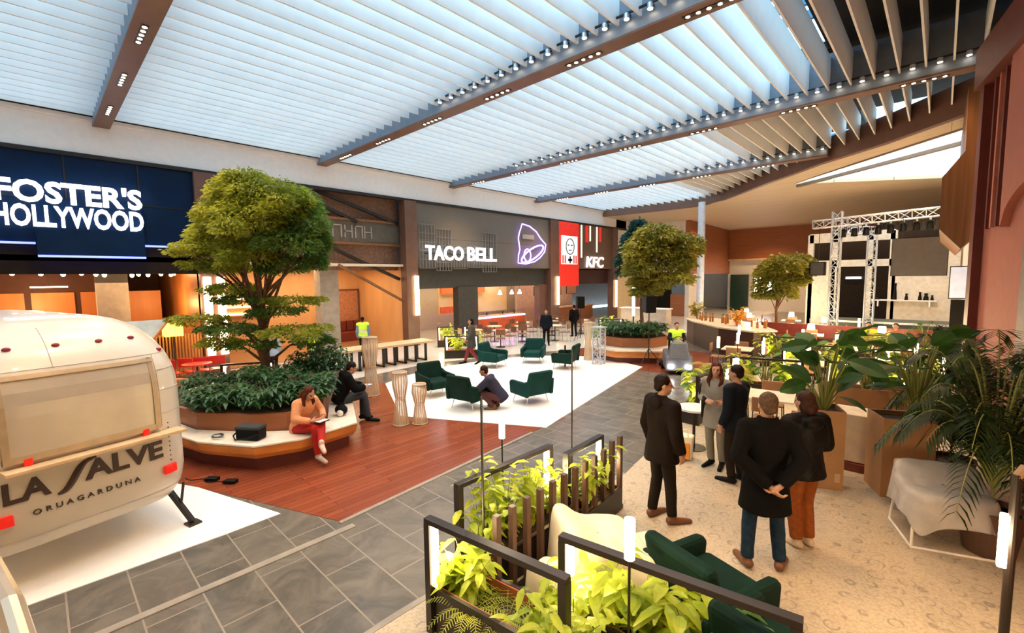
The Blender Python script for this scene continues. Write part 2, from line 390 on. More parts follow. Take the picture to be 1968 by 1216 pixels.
# little round spots between baffles
rd=thing('round_downlight','','downlight')
obj('can',MB().lathe([(.05,-.02),(.05,.07)],(0,0,0),12),m_alu,rd); obj('lamp_lens',MB().lathe([(.001,-.026),(.042,-.026),(.042,-.018)],(0,0,0),12),m_lens,rd)
used=False
for by,xa,xb,lb in ((7.7,-10,4,'second'),(13.88,-13,3,'third'),(20.05,-9,-3.4,'fourth')):
    for x in BX:
        if xa<x<xb:
            t=rd if not used else dup(rd); used=True
            t.location=(x+.22,by-.27,7.44)
            t['label']='small round spotlight between baffles along the side of the %s beam'%lb; t['group']='round spotlights along the %s beam'%lb
            t['category']='spotlight'
hung=MB()
for by,xa,xb in ((7.7,-10,4),(13.88,-13,3),(20.05,-9,-3.4)):
    hung.box(xa+.1,min(xb+.5,6),by-.29,by-.25,7.5,7.53)
    for x in BX:
        if xa<x<xb: hung.box(x+.19,x+.25,by-.3,by-.15,7.5,7.52)
struct('trim_30',hung,m_black)
# ---- shop front columns (brown cladding) with light tubes ----
def column(y0,y1,ylab,tubes,zt=(1.35,3.1)):
    struct('wall_left',MB().box(-17.3,-16.85,y0,y1,0,6.34),m_brown)
    for i,yy in enumerate(tubes):
        t=thing('wall_tube_light',('' if len(tubes)==1 else ['left ','right '][i])+'warm vertical light tube on the column '+ylab,'wall light',(-16.8,yy,zt[0]))
        obj('tube',MB().box(-.0,.06,-.11,.11,0,zt[1]-zt[0]),m_tubef,t,bev=.02); obj('bracket',MB().box(-.06,.0,-.05,.05,.1,zt[1]-zt[0]-.1),m_black,t)
column(3.6,4.25,'right of the blue sign',(3.75,4.12),(.6,3.1))
column(11.15,11.75,'left of the taco restaurant',(11.6,),(1.35,3.1))
column(21.15,21.95,'between the taco and chicken shops',(21.75,),(1.3,3.0))
column(28.2,28.8,'right of the red chicken shop',(28.5,),(.8,2.7))
# =============== shop fronts ===============
def wbox(name,x0,x1,y0,y1,z0,z1,mat,**k): return struct(name,MB().box(x0,x1,y0,y1,z0,z1),mat,**k)
def text_mb(s,h,wd=None,depth=.04,off=0.0,shear=0):
    cu=bpy.data.curves.new('t','FONT'); cu.body=s; cu.size=1; cu.extrude=.02; cu.offset=off; cu.shear=shear; cu.resolution_u=3
    o=bpy.data.objects.new('t',cu); COL.objects.link(o)
    dg=bpy.context.evaluated_depsgraph_get(); me=bpy.data.meshes.new_from_object(o.evaluated_get(dg))
    v=[tuple(p.co) for p in me.vertices]; f=[tuple(p.vertices) for p in me.polygons]
    bpy.data.objects.remove(o); bpy.data.curves.remove(cu); bpy.data.meshes.remove(me)
    x0=min(p[0] for p in v);x1=max(p[0] for p in v);y0=min(p[1] for p in v);y1=max(p[1] for p in v)
    k=h/(y1-y0); kx=(wd/(x1-x0)) if wd else k
    return MB().add([((p[0]-x0)*kx,(p[1]-y0)*k,(p[2]+.02)/.04*depth) for p in v],f)
FAC=Matrix(((0,0,1),(1,0,0),(0,1,0)))  # local x->+Y, y->+Z, z->+X
def sign_text(par,s,x,y,z,h,wd,mat,depth=.06,off=0,name='lettering',shear=0):
    mb=text_mb(s,h,wd,depth,off,shear).xf(Matrix.Translation((x,y,z))@FAC.to_4x4())
    return obj(name,mb,mat,par,w=1)
# --- bay 1 : blue sign restaurant ---
wbox('wall_left',-17.15,-17.02,-8,3.6,4.0,6.34,m_navy)
se=MB()
for yy in (-4.6,-1.9,.75,2.28): se.box(-17.02,-17.0,yy-.015,yy+.015,4.0,6.34)
se.box(-17.02,-17.0,-8,3.6,5.16,5.18)
struct('trim_40',se,m_black)
bp=thing('blue_sign_panel','large navy glass sign panel hanging over the restaurant entrance with blue glowing lower edge','sign',(-16.95,1.2,3.68))
obj('panel',MB().box(-17.0,-16.86,.12,2.3,3.68,5.16),m_navy,bp,w=1); obj('light_strip',MB().box(-17.0,-16.84,.12,2.3,3.64,3.69),m_blueled,bp,w=1)
wbox('trim_41',-17.05,-16.98,-8,.1,3.97,4.02,m_blueled); wbox('trim_42',-17.05,-16.98,2.3,3.6,3.99,4.04,m_blueled)
fs=thing('restaurant_sign','big white glowing two-line capital lettering on the navy panel','sign',(-16.8,.8,4.4))
sign_text(fs,"FOSTER'S",-16.84,-.52,5.01,.58,2.82,m_signw,off=.032)
sign_text(fs,"HOLLYWOOD",-16.84,-.60,4.40,.56,2.90,m_signw,off=.028)
wbox('wall_left',-17.4,-17.1,-8,3.6,3.2,4.0,m_dark)
wbox('ceiling',-24,-17.1,-8,3.6,3.55,3.7,M('dark_brown_ceiling',(.06,.02,.01),.6))
wbox('wall_left',-24.2,-24,-8,11.2,0,6.4,M('dark_brown_wall',(.10,.035,.015),.6))
wbox('wall_left',-24,-17.1,3.6,3.75,0,6.4,m_orangewood)
pw=MB()
for i in range(9): pw.box(-21.05,-21,-7+1.15*i,-6.0+1.15*i,.9,2.65)
struct('wall_left',pw,m_orangewood); wbox('wall_left',-21.3,-21.05,-8,2.3,0,3.5,M('dark_red_brown_wall',(.06,.018,.01),.7))
wbox('wall_left',-20,-19.6,1.35,2.15,0,2.95,M('grey_pillar_paint',(.45,.43,.40),.6)); wbox('wall_left',-20,-19.6,1.35,2.15,2.95,3.6,m_greyclad)
lt=thing('linear_ceiling_light','slim white linear lamp glowing above the timber panels inside the restaurant','ceiling light',(-20.6,.2,2.85))
obj('tube',MB().box(-20.62,-20.56,-.1,.75,2.82,2.86),m_tubef,lt,w=1); obj('hanger',MB().box(-20.6,-20.58,.3,.32,2.86,3.55),m_black,lt,w=1)
m_bulb=M('warm_bulb',(1,.7,.4),es=30,ec=(1,.6,.3))
pd=thing('pendant_bulb','','lamp'); obj('bulb',MB().ell((0,0,0),(.055,.055,.07)),m_bulb,pd); obj('cord',MB().cyl((0,0,.06),(0,0,.35),.006,n=6),m_black,pd); obj('socket',MB().cyl((0,0,.06),(0,0,.13),.02,n=8),m_black,pd)
used=False
for i,(x,y,z) in enumerate([(-18.6,-.4,3.25),(-19,-.15,3.3),(-18.5,.15,3.24),(-18.6,.6,3.22),(-18.8,1.0,3.25),(-18.5,1.3,3.22),(-18.6,1.5,3.2),(-18.6,2.15,3.18),(-18.9,2.35,3.22),(-18.6,2.55,3.2),(-18.7,2.9,3.22),(-18.6,3.15,3.2),(-19,3.3,3.24),(-18.6,-1.1,3.25),(-18.9,-1.6,3.2)]):
    t=pd if not used else dup(pd); used=True; t.location=(x,y,z)
    t['label']='warm bare bulb hanging from the dark restaurant ceiling below the blue sign'; t['group']='bare bulbs under the blue sign'
lamp('AREA','restaurant_light',(-19.5,-1,3.5),45,(1,.45,.18),2.5,sy=5)
lamp('POINT','restaurant_lamp',(-19.3,2.9,2.2),45,(1,.55,.2),.15)
lamp('POINT','restaurant_lamp',(-20,0,2.2),45,(1,.55,.22),.15)
wbox('floor',-24,-17.2,-8,11,0,.02,M('warm_oak_floor',(.35,.18,.08),.3))
# yellow shaded floor lamp, slatted screen, glowing H chairs
fl_=thing('floor_lamp','yellow glowing square lampshade standing in front of the timber slat screen','lamp',(-16.6,2.75,0))
obj('lamp_shade',MB().box(-.22,.22,-.22,.22,1.35,1.75),M('yellow_lit_shade',(1,.85,.1),es=3.2,ec=(1,.72,.05)),fl_); obj('pole',MB().cyl((0,0,.03),(0,0,1.36),.015),m_black,fl_); obj('base',MB().cyl((0,0,0),(0,0,.03),.16,n=20),m_black,fl_)
sc=thing('slat_screen','row of upright orange timber slats below the yellow lamp','screen',(-16.95,2.9,0))
s=MB()
for i in range(16): s.box(-17.0,-16.94,2.3+.08*i,2.34+.08*i,.06,1.35)
obj('slats',s,m_orangewood,sc,w=1); obj('rail',MB().box(-17.02,-16.93,2.28,3.56,0,.06),m_browntimber,sc,w=1); obj('rail',MB().box(-17.0,-16.95,2.28,3.56,1.3,1.36),m_browntimber,sc,w=1)
# --- bay 2 : open truss frontage ---
m_rust=M('perforated_copper_panel',(.22,.12,.08),.5,var=.4,sc=12,bump=.4)
m_mesh=tilemat('taupe_mesh_panel',(.17,.155,.13),(.15,.135,.115),(.09,.08,.065),.12,.12,.02,.6,off=0,ncol=(.2,.18,.15),nstr=.3)
m_mesh.node_tree.nodes['Mapping'].inputs['Rotation'].default_value=(PI/2,0,PI/2)
wbox('wall_left',-17.8,-17.6,4.25,11.2,5.35,6.4,m_rust); wbox('wall_left',-17.55,-17.4,4.25,11.2,4.45,5.38,m_mesh)
wbox('wall_left',-17.8,-17.6,4.25,11.2,3.35,4.45,m_rust)
tr=MB()
for y in (4.3,7.7,11.1):
    pass
for a,b in (((-17.35,4.4,6.35),(-17.35,7.6,5.4)),((-17.35,7.6,6.35),(-17.35,11.1,5.35)),((-17.35,6.2,6.35),(-17.35,9.2,5.3)),((-17.35,4.4,4.6),(-17.35,7.6,3.4)),((-17.35,7.4,4.5),(-17.35,11.1,2.95))): tr.bar(a,b,.14,.12)
struct('trim_43',tr,m_black)
bt=MB(); bt.box(-17.5,-17.3,4.25,11.2,5.33,5.42); bt.box(-17.5,-17.3,4.25,11.2,4.38,4.46); bt.bar((-17.1,8.2,3.55),(-17.1,11.1,2.0),.08,.1)
struct('trim_44',bt,m_browntimber)
ts=thing('relief_sign','faint grey channel lettering on the taupe mesh band beside the tree','sign',(-17.35,8.9,4.7))
ls=MB()
for i,(y,wd) in enumerate(((8.15,.35),(8.65,.3),(9.1,.3),(9.5,.3))):
    ls.box(-17.4,-17.36,y,y+.05,4.65,5.15); ls.box(-17.4,-17.36,y+wd,y+wd+.05,4.65,5.15); ls.box(-17.4,-17.36,y,y+wd,4.88 if i%2 else 5.1,4.93 if i%2 else 5.15)
obj('lettering',ls,M('grey_channel_letter',(.32,.30,.27),.5),ts,w=1)
m_peach=M('peach_timber_wall',(.70,.40,.18),.5,var=.08,sc=2,stretch=(1,1,.3))
wbox('wall_left',-21.6,-21.4,3.7,14.2,0,3.6,m_peach); wbox('ceiling',-24,-17.1,3.7,11.2,3.5,3.6,m_cream)
wbox('wall_left',-18.3,-17.75,7.75,8.5,0,3.5,M('raw_concrete',(.38,.34,.29),.7,var=.12,sc=5))
wbox('wall_left',-21.6,-17.2,11.3,11.45,0,3.6,m_peach)
pa=thing('wall_panel_artwork','square reddish timber panel with faint words framed on the peach wall','picture',(-21.35,10.8,.9))
obj('frame',MB().box(-21.4,-21.33,9.95,11.6 if 0 else 11.25,.85,.92).box(-21.4,-21.33,9.95,11.25,2.43,2.5).box(-21.4,-21.33,9.95,10.02,.85,2.5).box(-21.4,-21.33,11.19,11.26,.85,2.5),m_brown,pa,w=1)
obj('board',MB().box(-21.4,-21.36,10.0,11.22,.9,2.45),M('reddish_board',(.50,.22,.12),.6,var=.25,sc=8),pa,w=1)
lamp('AREA','arcade_light',(-19.3,7.4,3.45),120,(1,.72,.42),2.5,sy=6)
bq=thing('banquette','dark red button-back banquette along the peach wall','bench',(-20.6,11,0))
b_=MB().box(-21.3,-20.5,8.9,11.2,0,.45); obj('seat',b_,M('dark_red_leather',(.20,.03,.02),.4),bq,w=1,bev=.03)
bb=MB()
for i in range(6): bb.box(-21.35,-21.1,8.9+.385*i,9.26+.385*i,.45,.95)
obj('backrest',bb,M('dark_red_leather_back',(.17,.028,.02),.4),bq,w=1,bev=.04)
# glowing shelf lines behind the tree
for i,z in enumerate((1.55,1.85,2.2)):
    t=thing('light_strip',['lowest','middle','upper'][i]+' of three warm glowing shelf lines on the wall behind the big tree','light strip',(-21.3,5.6,z))
    obj('tube',MB().box(-21.38,-21.33,5.0,6.6,z,z+.04),m_tubef,t,w=1); obj('shelf_board',MB().box(-21.4,-21.15,4.9,6.7,z-.05,z-.01),m_lightwood,t,w=1)
# --- bay 3 : taco restaurant ---
wbox('wall_left',-17.2,-17.0,11.75,21.15,3.47,6.34,m_taupe); wbox('trim_45',-17.15,-16.94,11.75,21.15,3.42,3.48,m_black)
wbox('wall_left',-17.5,-17.3,11.75,21.15,2.5,3.45,m_greyclad)
tb=thing('restaurant_sign','white glowing two-word lettering over lattice frames on the taupe panel','sign',(-16.9,14,3.8))
sign_text(tb,"TACO",-16.7,12.05,3.80,.66,2.2,m_signw,off=.02); sign_text(tb,"BELL",-16.7,14.5,3.80,.66,1.95,m_signw,off=.02)
obj('backing_bar',MB().box(-16.95,-16.72,12.2,16.3,4.08,4.12),m_black,tb,w=1)
m_lat=M('pale_lattice_metal',(.22,.21,.195),.5)
def lattice(y0,y1,z0,z1,k,cols=5,rows=3):
    m=MB()
    for i in range(cols+1):
        y=y0+(y1-y0)*i/cols; m.box(-16.95,-16.91,y-.014,y+.014,z0,z1)
    for i in range(rows+1):
        z=z0+(z1-z0)*i/rows; m.box(-16.95,-16.91,y0-.02,y1+.02,z-.014,z+.014)
    obj('lattice_frame',m,m_lat,tb,w=1)
lattice(11.9,12.75,3.45,5.4,0,5,5);lattice(12.85,13.7,3.33,5.25,0,5,5);lattice(15.75,16.7,3.28,5.25,0,5,5);lattice(13.85,14.7,3.42,4.4,0,5,2);lattice(14.8,15.65,3.5,4.55,0,5,2)
m_neon=M('violet_neon',(.5,.3,1),es=2.2,ec=(.42,.25,1))
bl=thing('bell_logo_sign','violet neon outline of a tilted bell beside the white restaurant lettering','sign',(-16.9,19.3,3.7))
def tubeyz(pts,x=-16.88,r=.035,close=True):
    P=[(x,a,b) for a,b in pts]
    if close:P.append(P[0]);P.append(P[1])
    return MB().tube(P,r,6)
O=[(18.68,5.91),(19.3,5.82),(19.87,5.56),(20.25,5.2),(20.72,4.87),(20.62,4.45),(20.2,4.1),(19.7,3.86),(18.95,3.72),(18.32,3.77),(18.36,4.2),(18.48,4.5),(18.36,5.1),(18.42,5.35)]
obj('bell_outline',tubeyz(O),m_neon,bl,w=1)
E1=[(19.55+1.05*math.cos(t)*.9-.0+.28*math.sin(t)*-.3,4.3+.28*math.sin(t)+.42*math.cos(t)) for t in [2*PI*i/24 for i in range(24)]]
obj('bell_mouth',tubeyz(E1,r=.05),m_neon,bl,w=1)
E2=[(19.1+.28*math.cos(t),4.2+.35*math.sin(t)) for t in [2*PI*i/14 for i in range(14)]]
obj('bell_clapper',tubeyz(E2,r=.04),m_neon,bl,w=1)
obj('bell_highlight',MB().box(-16.95,-16.9,18.75,19.7,5.1,5.35),M('grey_plate',(.35,.35,.34),.5),bl,w=1)
wbox('wall_left',-22.2,-22,11.4,28.2,0,3.6,m_cream); wbox('ceiling',-22.2,-17.3,11.4,28.4,3.45,3.55,m_cream)
wbox('wall_left',-17.6,-17.2,14.3,15.6,0,2.55,m_greyclad); wbox('wall_left',-17.6,-17.2,20.5,21.2,0,2.55,m_brown)
ct=thing('service_counter','orange fronted service counter with violet lit glass edge','counter',(-19,18,0))
m_orange=M('orange_tile_front',(.75,.13,.03),.35,var=.15)
obj('front',MB().box(-19.0,-18.3,15.7,20.4,0,.72),m_orange,ct,w=1); obj('light_edge',MB().box(-19.0,-18.26,15.7,20.4,.72,.80),M('violet_led',(.6,.4,1),es=4,ec=(.55,.35,1)),ct,w=1); obj('glass_guard',MB().box(-18.34,-18.32,15.7,20.4,.80,1.1),m_glass,ct,w=1); obj('worktop',MB().box(-19.1,-18.35,15.7,20.4,.80,.83),m_lightwood,ct,w=1)
bk=MB().box(-20.6,-20.5,15.6,21.1,.9,2.5); struct('wall_left',bk,M('warm_kitchen_wall',(.85,.55,.22),.5,var=.3,sc=1.2,col2=(.8,.72,.55)))
wbox('wall_left',-20.5,-20.3,15.7,19.0,2.1,2.5,M('orange_soffit',(.8,.2,.05),.5)); wbox('wall_left',-20.5,-20.4,15.7,18.2,1.0,1.35,m_orange)
for i,y in enumerate((18.7,19.7,20.4)):
    t=thing('pendant_lamp','slender pale pendant lamp over the orange service counter, %s of three'%['leftmost','middle','rightmost'][i],'lamp',(-18.7,y,2.0))
    obj('lamp_shade',MB().lathe([(.13,0),(.05,.2),(.02,.25)],(0,0,0),14),m_lens,t); obj('cord',MB().cyl((0,0,.25),(0,0,1.45),.008,n=6),m_black,t)
for i,y in enumerate((16.6,17.6,18.9,19.9)):
    t=thing('counter_tap','small dark tap on the worktop of the orange counter, %s from the left'%['first','second','third','fourth'][i],'tap',(-18.7,y,.83))
    obj('body',MB().cyl((0,0,0),(0,0,.16),.03,n=8).box(-.03,.12,-.015,.015,.14,.17),m_black,t)
lamp('AREA','kitchen_light',(-19.6,16.5,3.4),90,(1,.78,.5),1.5,sy=8)
lamp('AREA','kitchen_light',(-19.6,25,3.4),45,(1,.62,.4),1.5,sy=5)
# --- bay 4 : red chicken shop ---
wbox('wall_left',-17.2,-17.02,24.1,28.2,3.5,6.34,M('brown_taupe_panel',(.17,.09,.05),.6)); wbox('wall_left',-17.2,-16.92,21.95,24.1,2.4,6.34,m_red)
wbox('wall_left',-17.6,-17.3,21.95,28.2,2.5,3.5,M('dark_maroon_band',(.05,.015,.012),.6))
kf=thing('chicken_shop_sign','white glowing three-letter lettering low on the brown panel','sign',(-16.95,25.2,3.55))
sign_text(kf,"KFC",-16.98,25.0,3.58,.72,2.1,m_signw,off=.012,shear=.12)
pp=thing('portrait_sign','white lit square sign with red and black line portrait on the red panel','sign',(-16.9,23,3.75))
obj('panel',MB().box(-16.92,-16.84,22.25,23.85,3.76,5.5),M('white_lit_panel',(.8,.8,.8),es=.35,ec=(1,.97,.95)),pp,w=1)
rb=MB()
for y in (22.27,22.5,23.4,23.63): rb.box(-16.84,-16.82,y,y+.1,3.8,4.3)
obj('red_stripes',rb,m_red,pp,w=1)
fc_=MB()
fp=[(23.05+.42*math.cos(t),4.85+.48*math.sin(t)) for t in [2*PI*i/18 for i in range(18)]]
fc_.tube([(-16.83,a,b) for a,b in fp+[fp[0]]],.025,6); fc_.box(-16.84,-16.82,22.8,22.95,4.9,4.96).box(-16.84,-16.82,23.15,23.3,4.9,4.96).box(-16.84,-16.82,22.9,23.2,4.6,4.64).box(-16.84,-16.82,22.85,23.25,3.95,4.1).box(-16.84,-16.82,23.0,23.1,3.82,4.25)
obj('line_face',fc_,m_blk2,pp,w=1)
for i,(y,z,c) in enumerate(((24.5,4.2,0),(25.1,5.2,1),(25.5,5.3,0),(26.3,4.6,0),(26.7,5.3,1))):
    t=thing('hanging_sign_strip',('red' if c else 'white')+' narrow vertical strip on the brown panel, %s from the left'%['first','second','third','fourth','fifth'][i],'sign strip',(-16.98,y,z))
    obj('strip',MB().box(-.04,.02,-.05 if not c else -.12,.05 if not c else .12,0,6.3-z),m_red if c else M('pale_strip',(.8,.7,.6),es=.5,ec=(1,.85,.7)),t); obj('end_cap',MB().box(-.045,.025,-.06,.06,-.03,0),m_black,t)
wbox('wall_left',-20.6,-20.4,22,28.2,0,2.6,M('pink_beige_wall',(.75,.52,.42),.5)); 
c2=thing('service_counter','long timber service counter of the red chicken shop','counter',(-19,25,0)); obj('front',MB().box(-18.9,-18.3,22.2,27.8,0,.95),m_redtimber,c2,w=1); obj('worktop',MB().box(-19,-18.2,22.1,27.9,.95,1.0),m_lightwood,c2,w=1)
for i,y in enumerate((22.8,24.6,26.4)):
    t=thing('menu_screen','dark menu screen hanging over the counter of the chicken shop, %s of three'%['left','middle','right'][i],'screen',(-19.6,y,1.75)); obj('casing',MB().box(-.04,0,0,1.2,0,.6),m_blk2,t); obj('display',MB().box(0,.01,.03,1.17,.03,.57),M('dim_screen',(.3,.12,.06),es=.3),t); obj('hanger',MB().box(-.03,-.01,.55,.6,.6,1.65),m_black,t)
# --- left wall further along ---
wbox('wall_left',-17.2,-17,28.8,34,0,3.6,M('yellow_light_tone_plaster',(.78,.62,.36),.6)); wbox('wall_left',-17.2,-17,28.8,34,3.6,7.0,m_whitep)  # lower part: warm yellow light put into the beige plaster's colour
wbox('wall_left',-17,-13.3,32.6,32.8,3.0,6.95,m_whitep); wbox('wall_left',-17,-14.6,32.6,32.8,0,3.0,m_blk2); 
wbox('wall_left',-14.6,-13.5,32.55,32.8,0,1.6,m_redtimber)
wbox('wall_left',-13.5,-13.2,32.5,41,3.1,6.95,m_redtimber); wbox('wall_left',-13.5,-13.2,32.5,34.5,0,3.1,m_whitep)
wbox('wall_front',-13.3,-3.5,40.8,41,4.3,6.85,m_redtimber); wbox('wall_front',-13.3,-3.5,41,41.2,0,4.3,m_whitep)
wbox('trim_46',-13.3,-3.5,40.6,41,4.15,4.3,m_lightwood)
wbox('door_1',-13.0,-11.6,40.7,40.9,0,3.0,M('dark_green_glass',(.02,.05,.04),.2))
t=thing('light_box','bright white backlit panel in the far wall beneath the timber band','light box',(-11.2,40.88,1.6)); obj('panel',MB().box(0,1.3,0,.1,0,1.2),M('white_backlight',(1,1,1),es=5,ec=(1,.98,.95)),t); obj('frame',MB().box(-.06,0,-.02,.12,-.06,1.26).box(1.3,1.36,-.02,.12,-.06,1.26),m_black,t)
struct('trim_47',MB().cyl((-10.3,27.0,0),(-10.3,27.0,7.2),.2,n=24),M('white_column_paint',(.62,.66,.75),.5),smooth=False)
# =============== right side walls ===============
pk=[(.40,12.7),(.95,9.5)]
dv=Vector((.55,-3.2,0)).normalized(); nv=Vector((-dv.y,dv.x,0)) # away from hall side
def pwall(s0,s1,z0,z1,mat,name='wall_right',t0=0,t1=.3,bev=0):
    a=Vector((.40,12.7,0))+dv*s0; b=Vector((.40,12.7,0))+dv*s1
    q=[a+nv*t0,b+nv*t0,b+nv*t1,a+nv*t1]
    return struct(name,MB().prism([(p.x,p.y) for p in q],z0,z1),mat,bev=bev)
nv=-nv if nv.x<0 else nv
pwall(0,9,0,6.6,m_pink,t0=.12)
pwall(-.1,.16,0,6.75,m_darkred,t0=-.02,t1=.35)
pwall(-.15,9,6.45,7.2,m_darkred,t0=-.1,t1=.3)
for i in range(4): pwall(.42+.28*i,.5+.28*i,3.75,6.45,m_darkred if i%2==0 else M('salmon_rib',(.45,.15,.10),.7),t0=.06,t1=.14,name='trim_5%d'%i)
# upper layer with arched lower edge
a0=Vector((.40,12.7,0)); ar=MB(); P=[]
N=14
pts=[(1.55+ (9-1.55)*0, 6.45),(9,6.45)]
low=[]
for i in range(N+1):
    t=i/N; low.append((1.55+2.2*t,3.7+1.6*math.sqrt(max(0,1-(1-t)**2))*.45+.0))
poly=[(1.55,6.45)]+low+[(9,low[-1][1]),(9,6.45)]
n_=len(poly); vs=[]
for tt in (.0,.12):
    for s_,z_ in poly:
        p=a0+dv*s_+nv*tt; vs.append((p.x,p.y,z_))
ar.add(vs,[tuple(range(n_)),tuple(range(2*n_-1,n_-1,-1))]+[(i,(i+1)%n_,n_+(i+1)%n_,n_+i) for i in range(n_)])
struct('wall_right',ar,m_pink)
pwall(2.3,3.6,1.2,3.9,M('grey_niche_panel',(.22,.17,.15),.6),t0=.09,t1=.13)
# timber clad hanging volume
poly=[(.22,6.9),(.24,5.56),(-.1,5.05),(-.09,3.92),(.27,3.47),(.62,3.95),(.62,6.9)]
def xz_prism(poly,y0,y1):
    n=len(poly); return MB().add([(x,y0,z) for x,z in poly]+[(x,y1,z) for x,z in poly],[tuple(range(n)),tuple(range(2*n-1,n-1,-1))]+[(i,n+i,n+(i+1)%n,(i+1)%n) for i in range(n)])
struct('wall_right',xz_prism(poly,14,19.5),m_browntimber)
wbox('trim_60',.45,.62,15,15.3,0,4.0,m_orangewood); wbox('wall_right',.62,.9,13.5,30,0,7.2,m_cream)
wbox('trim_61',.22,.6,17.5,17.8,0,2.2,m_blk2)
t=thing('lit_sign_board','pale blue-white lit board under the hanging timber volume','sign',(.3,17.6,2.25)); obj('board',MB().box(-.12,.2,-.05,.0,0,.85),M('pale_blue_lit',(.45,.5,.62),es=.35),t); obj('frame',MB().box(-.14,.22,0,.04,-.03,.88),m_black,t)
# =============== far store block ===============
yb=27
wbox('wall_front',-4.9,.5,yb+1.2,yb+1.4,0,4.9,m_dark); cb=MB()
for x in (-4.85,-3.85,-2.5,-1.65): cb.box(x-.12,x+.12,yb,yb+.3,0,4.9)
cb.box(-4.9,-1.6,yb,yb+.3,4.5,4.95); cb.box(-4.9,-1.6,yb,yb+.3,3.3,3.62); cb.box(-1.65,.55,yb,yb+.3,0,4.2); cb.box(-4.9,-3.8,yb,yb+.25,0,3.3)
struct('wall_front',cb,M('cream_store_frame',(.66,.60,.50),.5))
t=thing('store_sign','small white lit sign inside the dark shop opening behind the stage','sign',(-3.5,28.12,2.7)); obj('lettering',MB().box(0,.62,0,.05,0,.1),m_signw,t); obj('rail',MB().box(-.05,.7,.05,.08,-.03,.13),m_black,t)
sh=thing('wall_shelf','long pale wall shelf carrying small dark objects behind the stage','shelf',(-1.2,26.7,1.7)); obj('board',MB().box(-1.1,1.1,0,.3,0,.06),m_whitep,sh); obj('bracket',MB().box(-.9,-.85,.0,.3,-.25,0),m_alu,sh); obj('bracket',MB().box(.85,.9,.0,.3,-.25,0),m_alu,sh)
for i,(x,h,wd) in enumerate(((-2.1,.15,.2),(-1.5,.75,.16),(-1.1,.28,.14),(-.65,.35,.14),(-.45,.3,.2),(-.25,.22,.12))):
    t=obj('shelf_ornament',MB().lathe([(wd/2,0),(wd/2*.8,h*.4),(wd/2*.5,h*.7),(wd/2*.7,h)],(0,0,0),10),m_blk2); t.location=(x,26.85,1.76)
    tag(t,'small dark ornament on the pale wall shelf, %s from the left'%['first','second','third','fourth','fifth','sixth'][i],'ornament','ornaments on the wall shelf')
# stage truss
def truss(p,q,s=.3,seg=.35,up=(0,0,1)):
    p=Vector(p);q=Vector(q);d=q-p;L=d.length;d.normalize();u=Vector(up)
    if abs(d.dot(u))>.9:u=Vector((0,1,0))
    r=d.cross(u).normalized();u=r.cross(d);m=MB();c=[r*a*s/2+u*b*s/2 for a,b in((-1,-1),(1,-1),(1,1),(-1,1))]
    for k in c:m.tube([p+k,q+k],.025,6)
    n=max(1,int(L/seg))
    for i in range(n):
        a=p+d*L*i/n;b=p+d*L*(i+1)/n
        for j in range(4):
            k1,k2=c[j],c[(j+1)%4]
            m.tube([a+k1,b+k2] if i%2 else [a+k2,b+k1],.013,5); m.tube([a+k1,a+k2],.013,5)
    return m
m_tr=M('truss_aluminium',(.50,.55,.62),.35,metal=.5)
st=thing('stage_truss','aluminium box truss portal standing before the dark screen','truss',(-2,22,0))
obj('truss_leg',truss((-3.1,22,0),(-3.1,22,5.4)),m_tr,st,w=1); obj('truss_leg',truss((-2.15,24,0),(-2.15,24,4.7)),m_tr,st,w=1); obj('truss_beam',truss((-3.9,22,4.95),(.25,22,5.1)),m_tr,st,w=1); obj('truss_beam',truss((-3.1,22.1,4.7),(-2.15,24,4.7)),m_tr,st,w=1)
for x in (-3.1,):obj('base_plate',MB().box(x-.35,x+.35,21.65,22.35,0,.03),m_black,st,w=1)
hs=thing('stage_spotlight','','spotlight')
obj('can',MB().cyl((0,0,-.38),(0,.05,-.1),.11,.09,n=12),m_blk2,hs); obj('yoke',MB().box(-.13,.13,-.02,.02,-.04,-.01).box(-.13,-.11,-.02,.02,-.25,-.01).box(.11,.13,-.02,.02,-.25,-.01),m_black,hs); obj('clamp',MB().box(-.03,.03,-.03,.03,-.04,.06),m_alu,hs)
used=False
for i in range(9):
    t=hs if not used else dup(hs);used=True;t.location=(-2.9+.36*i,22,4.78+.013*i)
    t['label']='black stage spotlight clamped under the aluminium truss beam';t['group']='spotlights under the stage truss';t['category']='spotlight'
ps=thing('projection_screen','large dark grey screen hanging beneath the truss','screen',(-.6,21.6,2.87))
obj('display',MB().box(-.75,.72,-.03,0,0,1.32),M('dark_screen_face',(.055,.05,.048),.5),ps); obj('casing',MB().box(-.77,.74,0,.06,-.02,1.34),m_blk2,ps); obj('hanger',MB().box(-.5,-.48,.0,.02,1.34,2.1),m_black,ps); obj('hanger',MB().box(.45,.47,.0,.02,1.34,2.1),m_black,ps)
for i,(x,z,s_) in enumerate(((-3.65,2.9,.55),)):
    t=thing('hanging_loudspeaker','black loudspeaker hanging left of the aluminium truss leg','loudspeaker',(x,21.9,z)); obj('cabinet',MB().box(-.25,.25,-.2,.2,0,s_),m_blk2,t,bev=.02); obj('grille',MB().box(-.22,.22,-.21,-.2,.03,s_-.03),M('dark_grille',(.03,.03,.03),.8),t); obj('hanger',MB().cyl((0,0,s_),(0,0,4.9-z),.012,n=6),m_black,t)
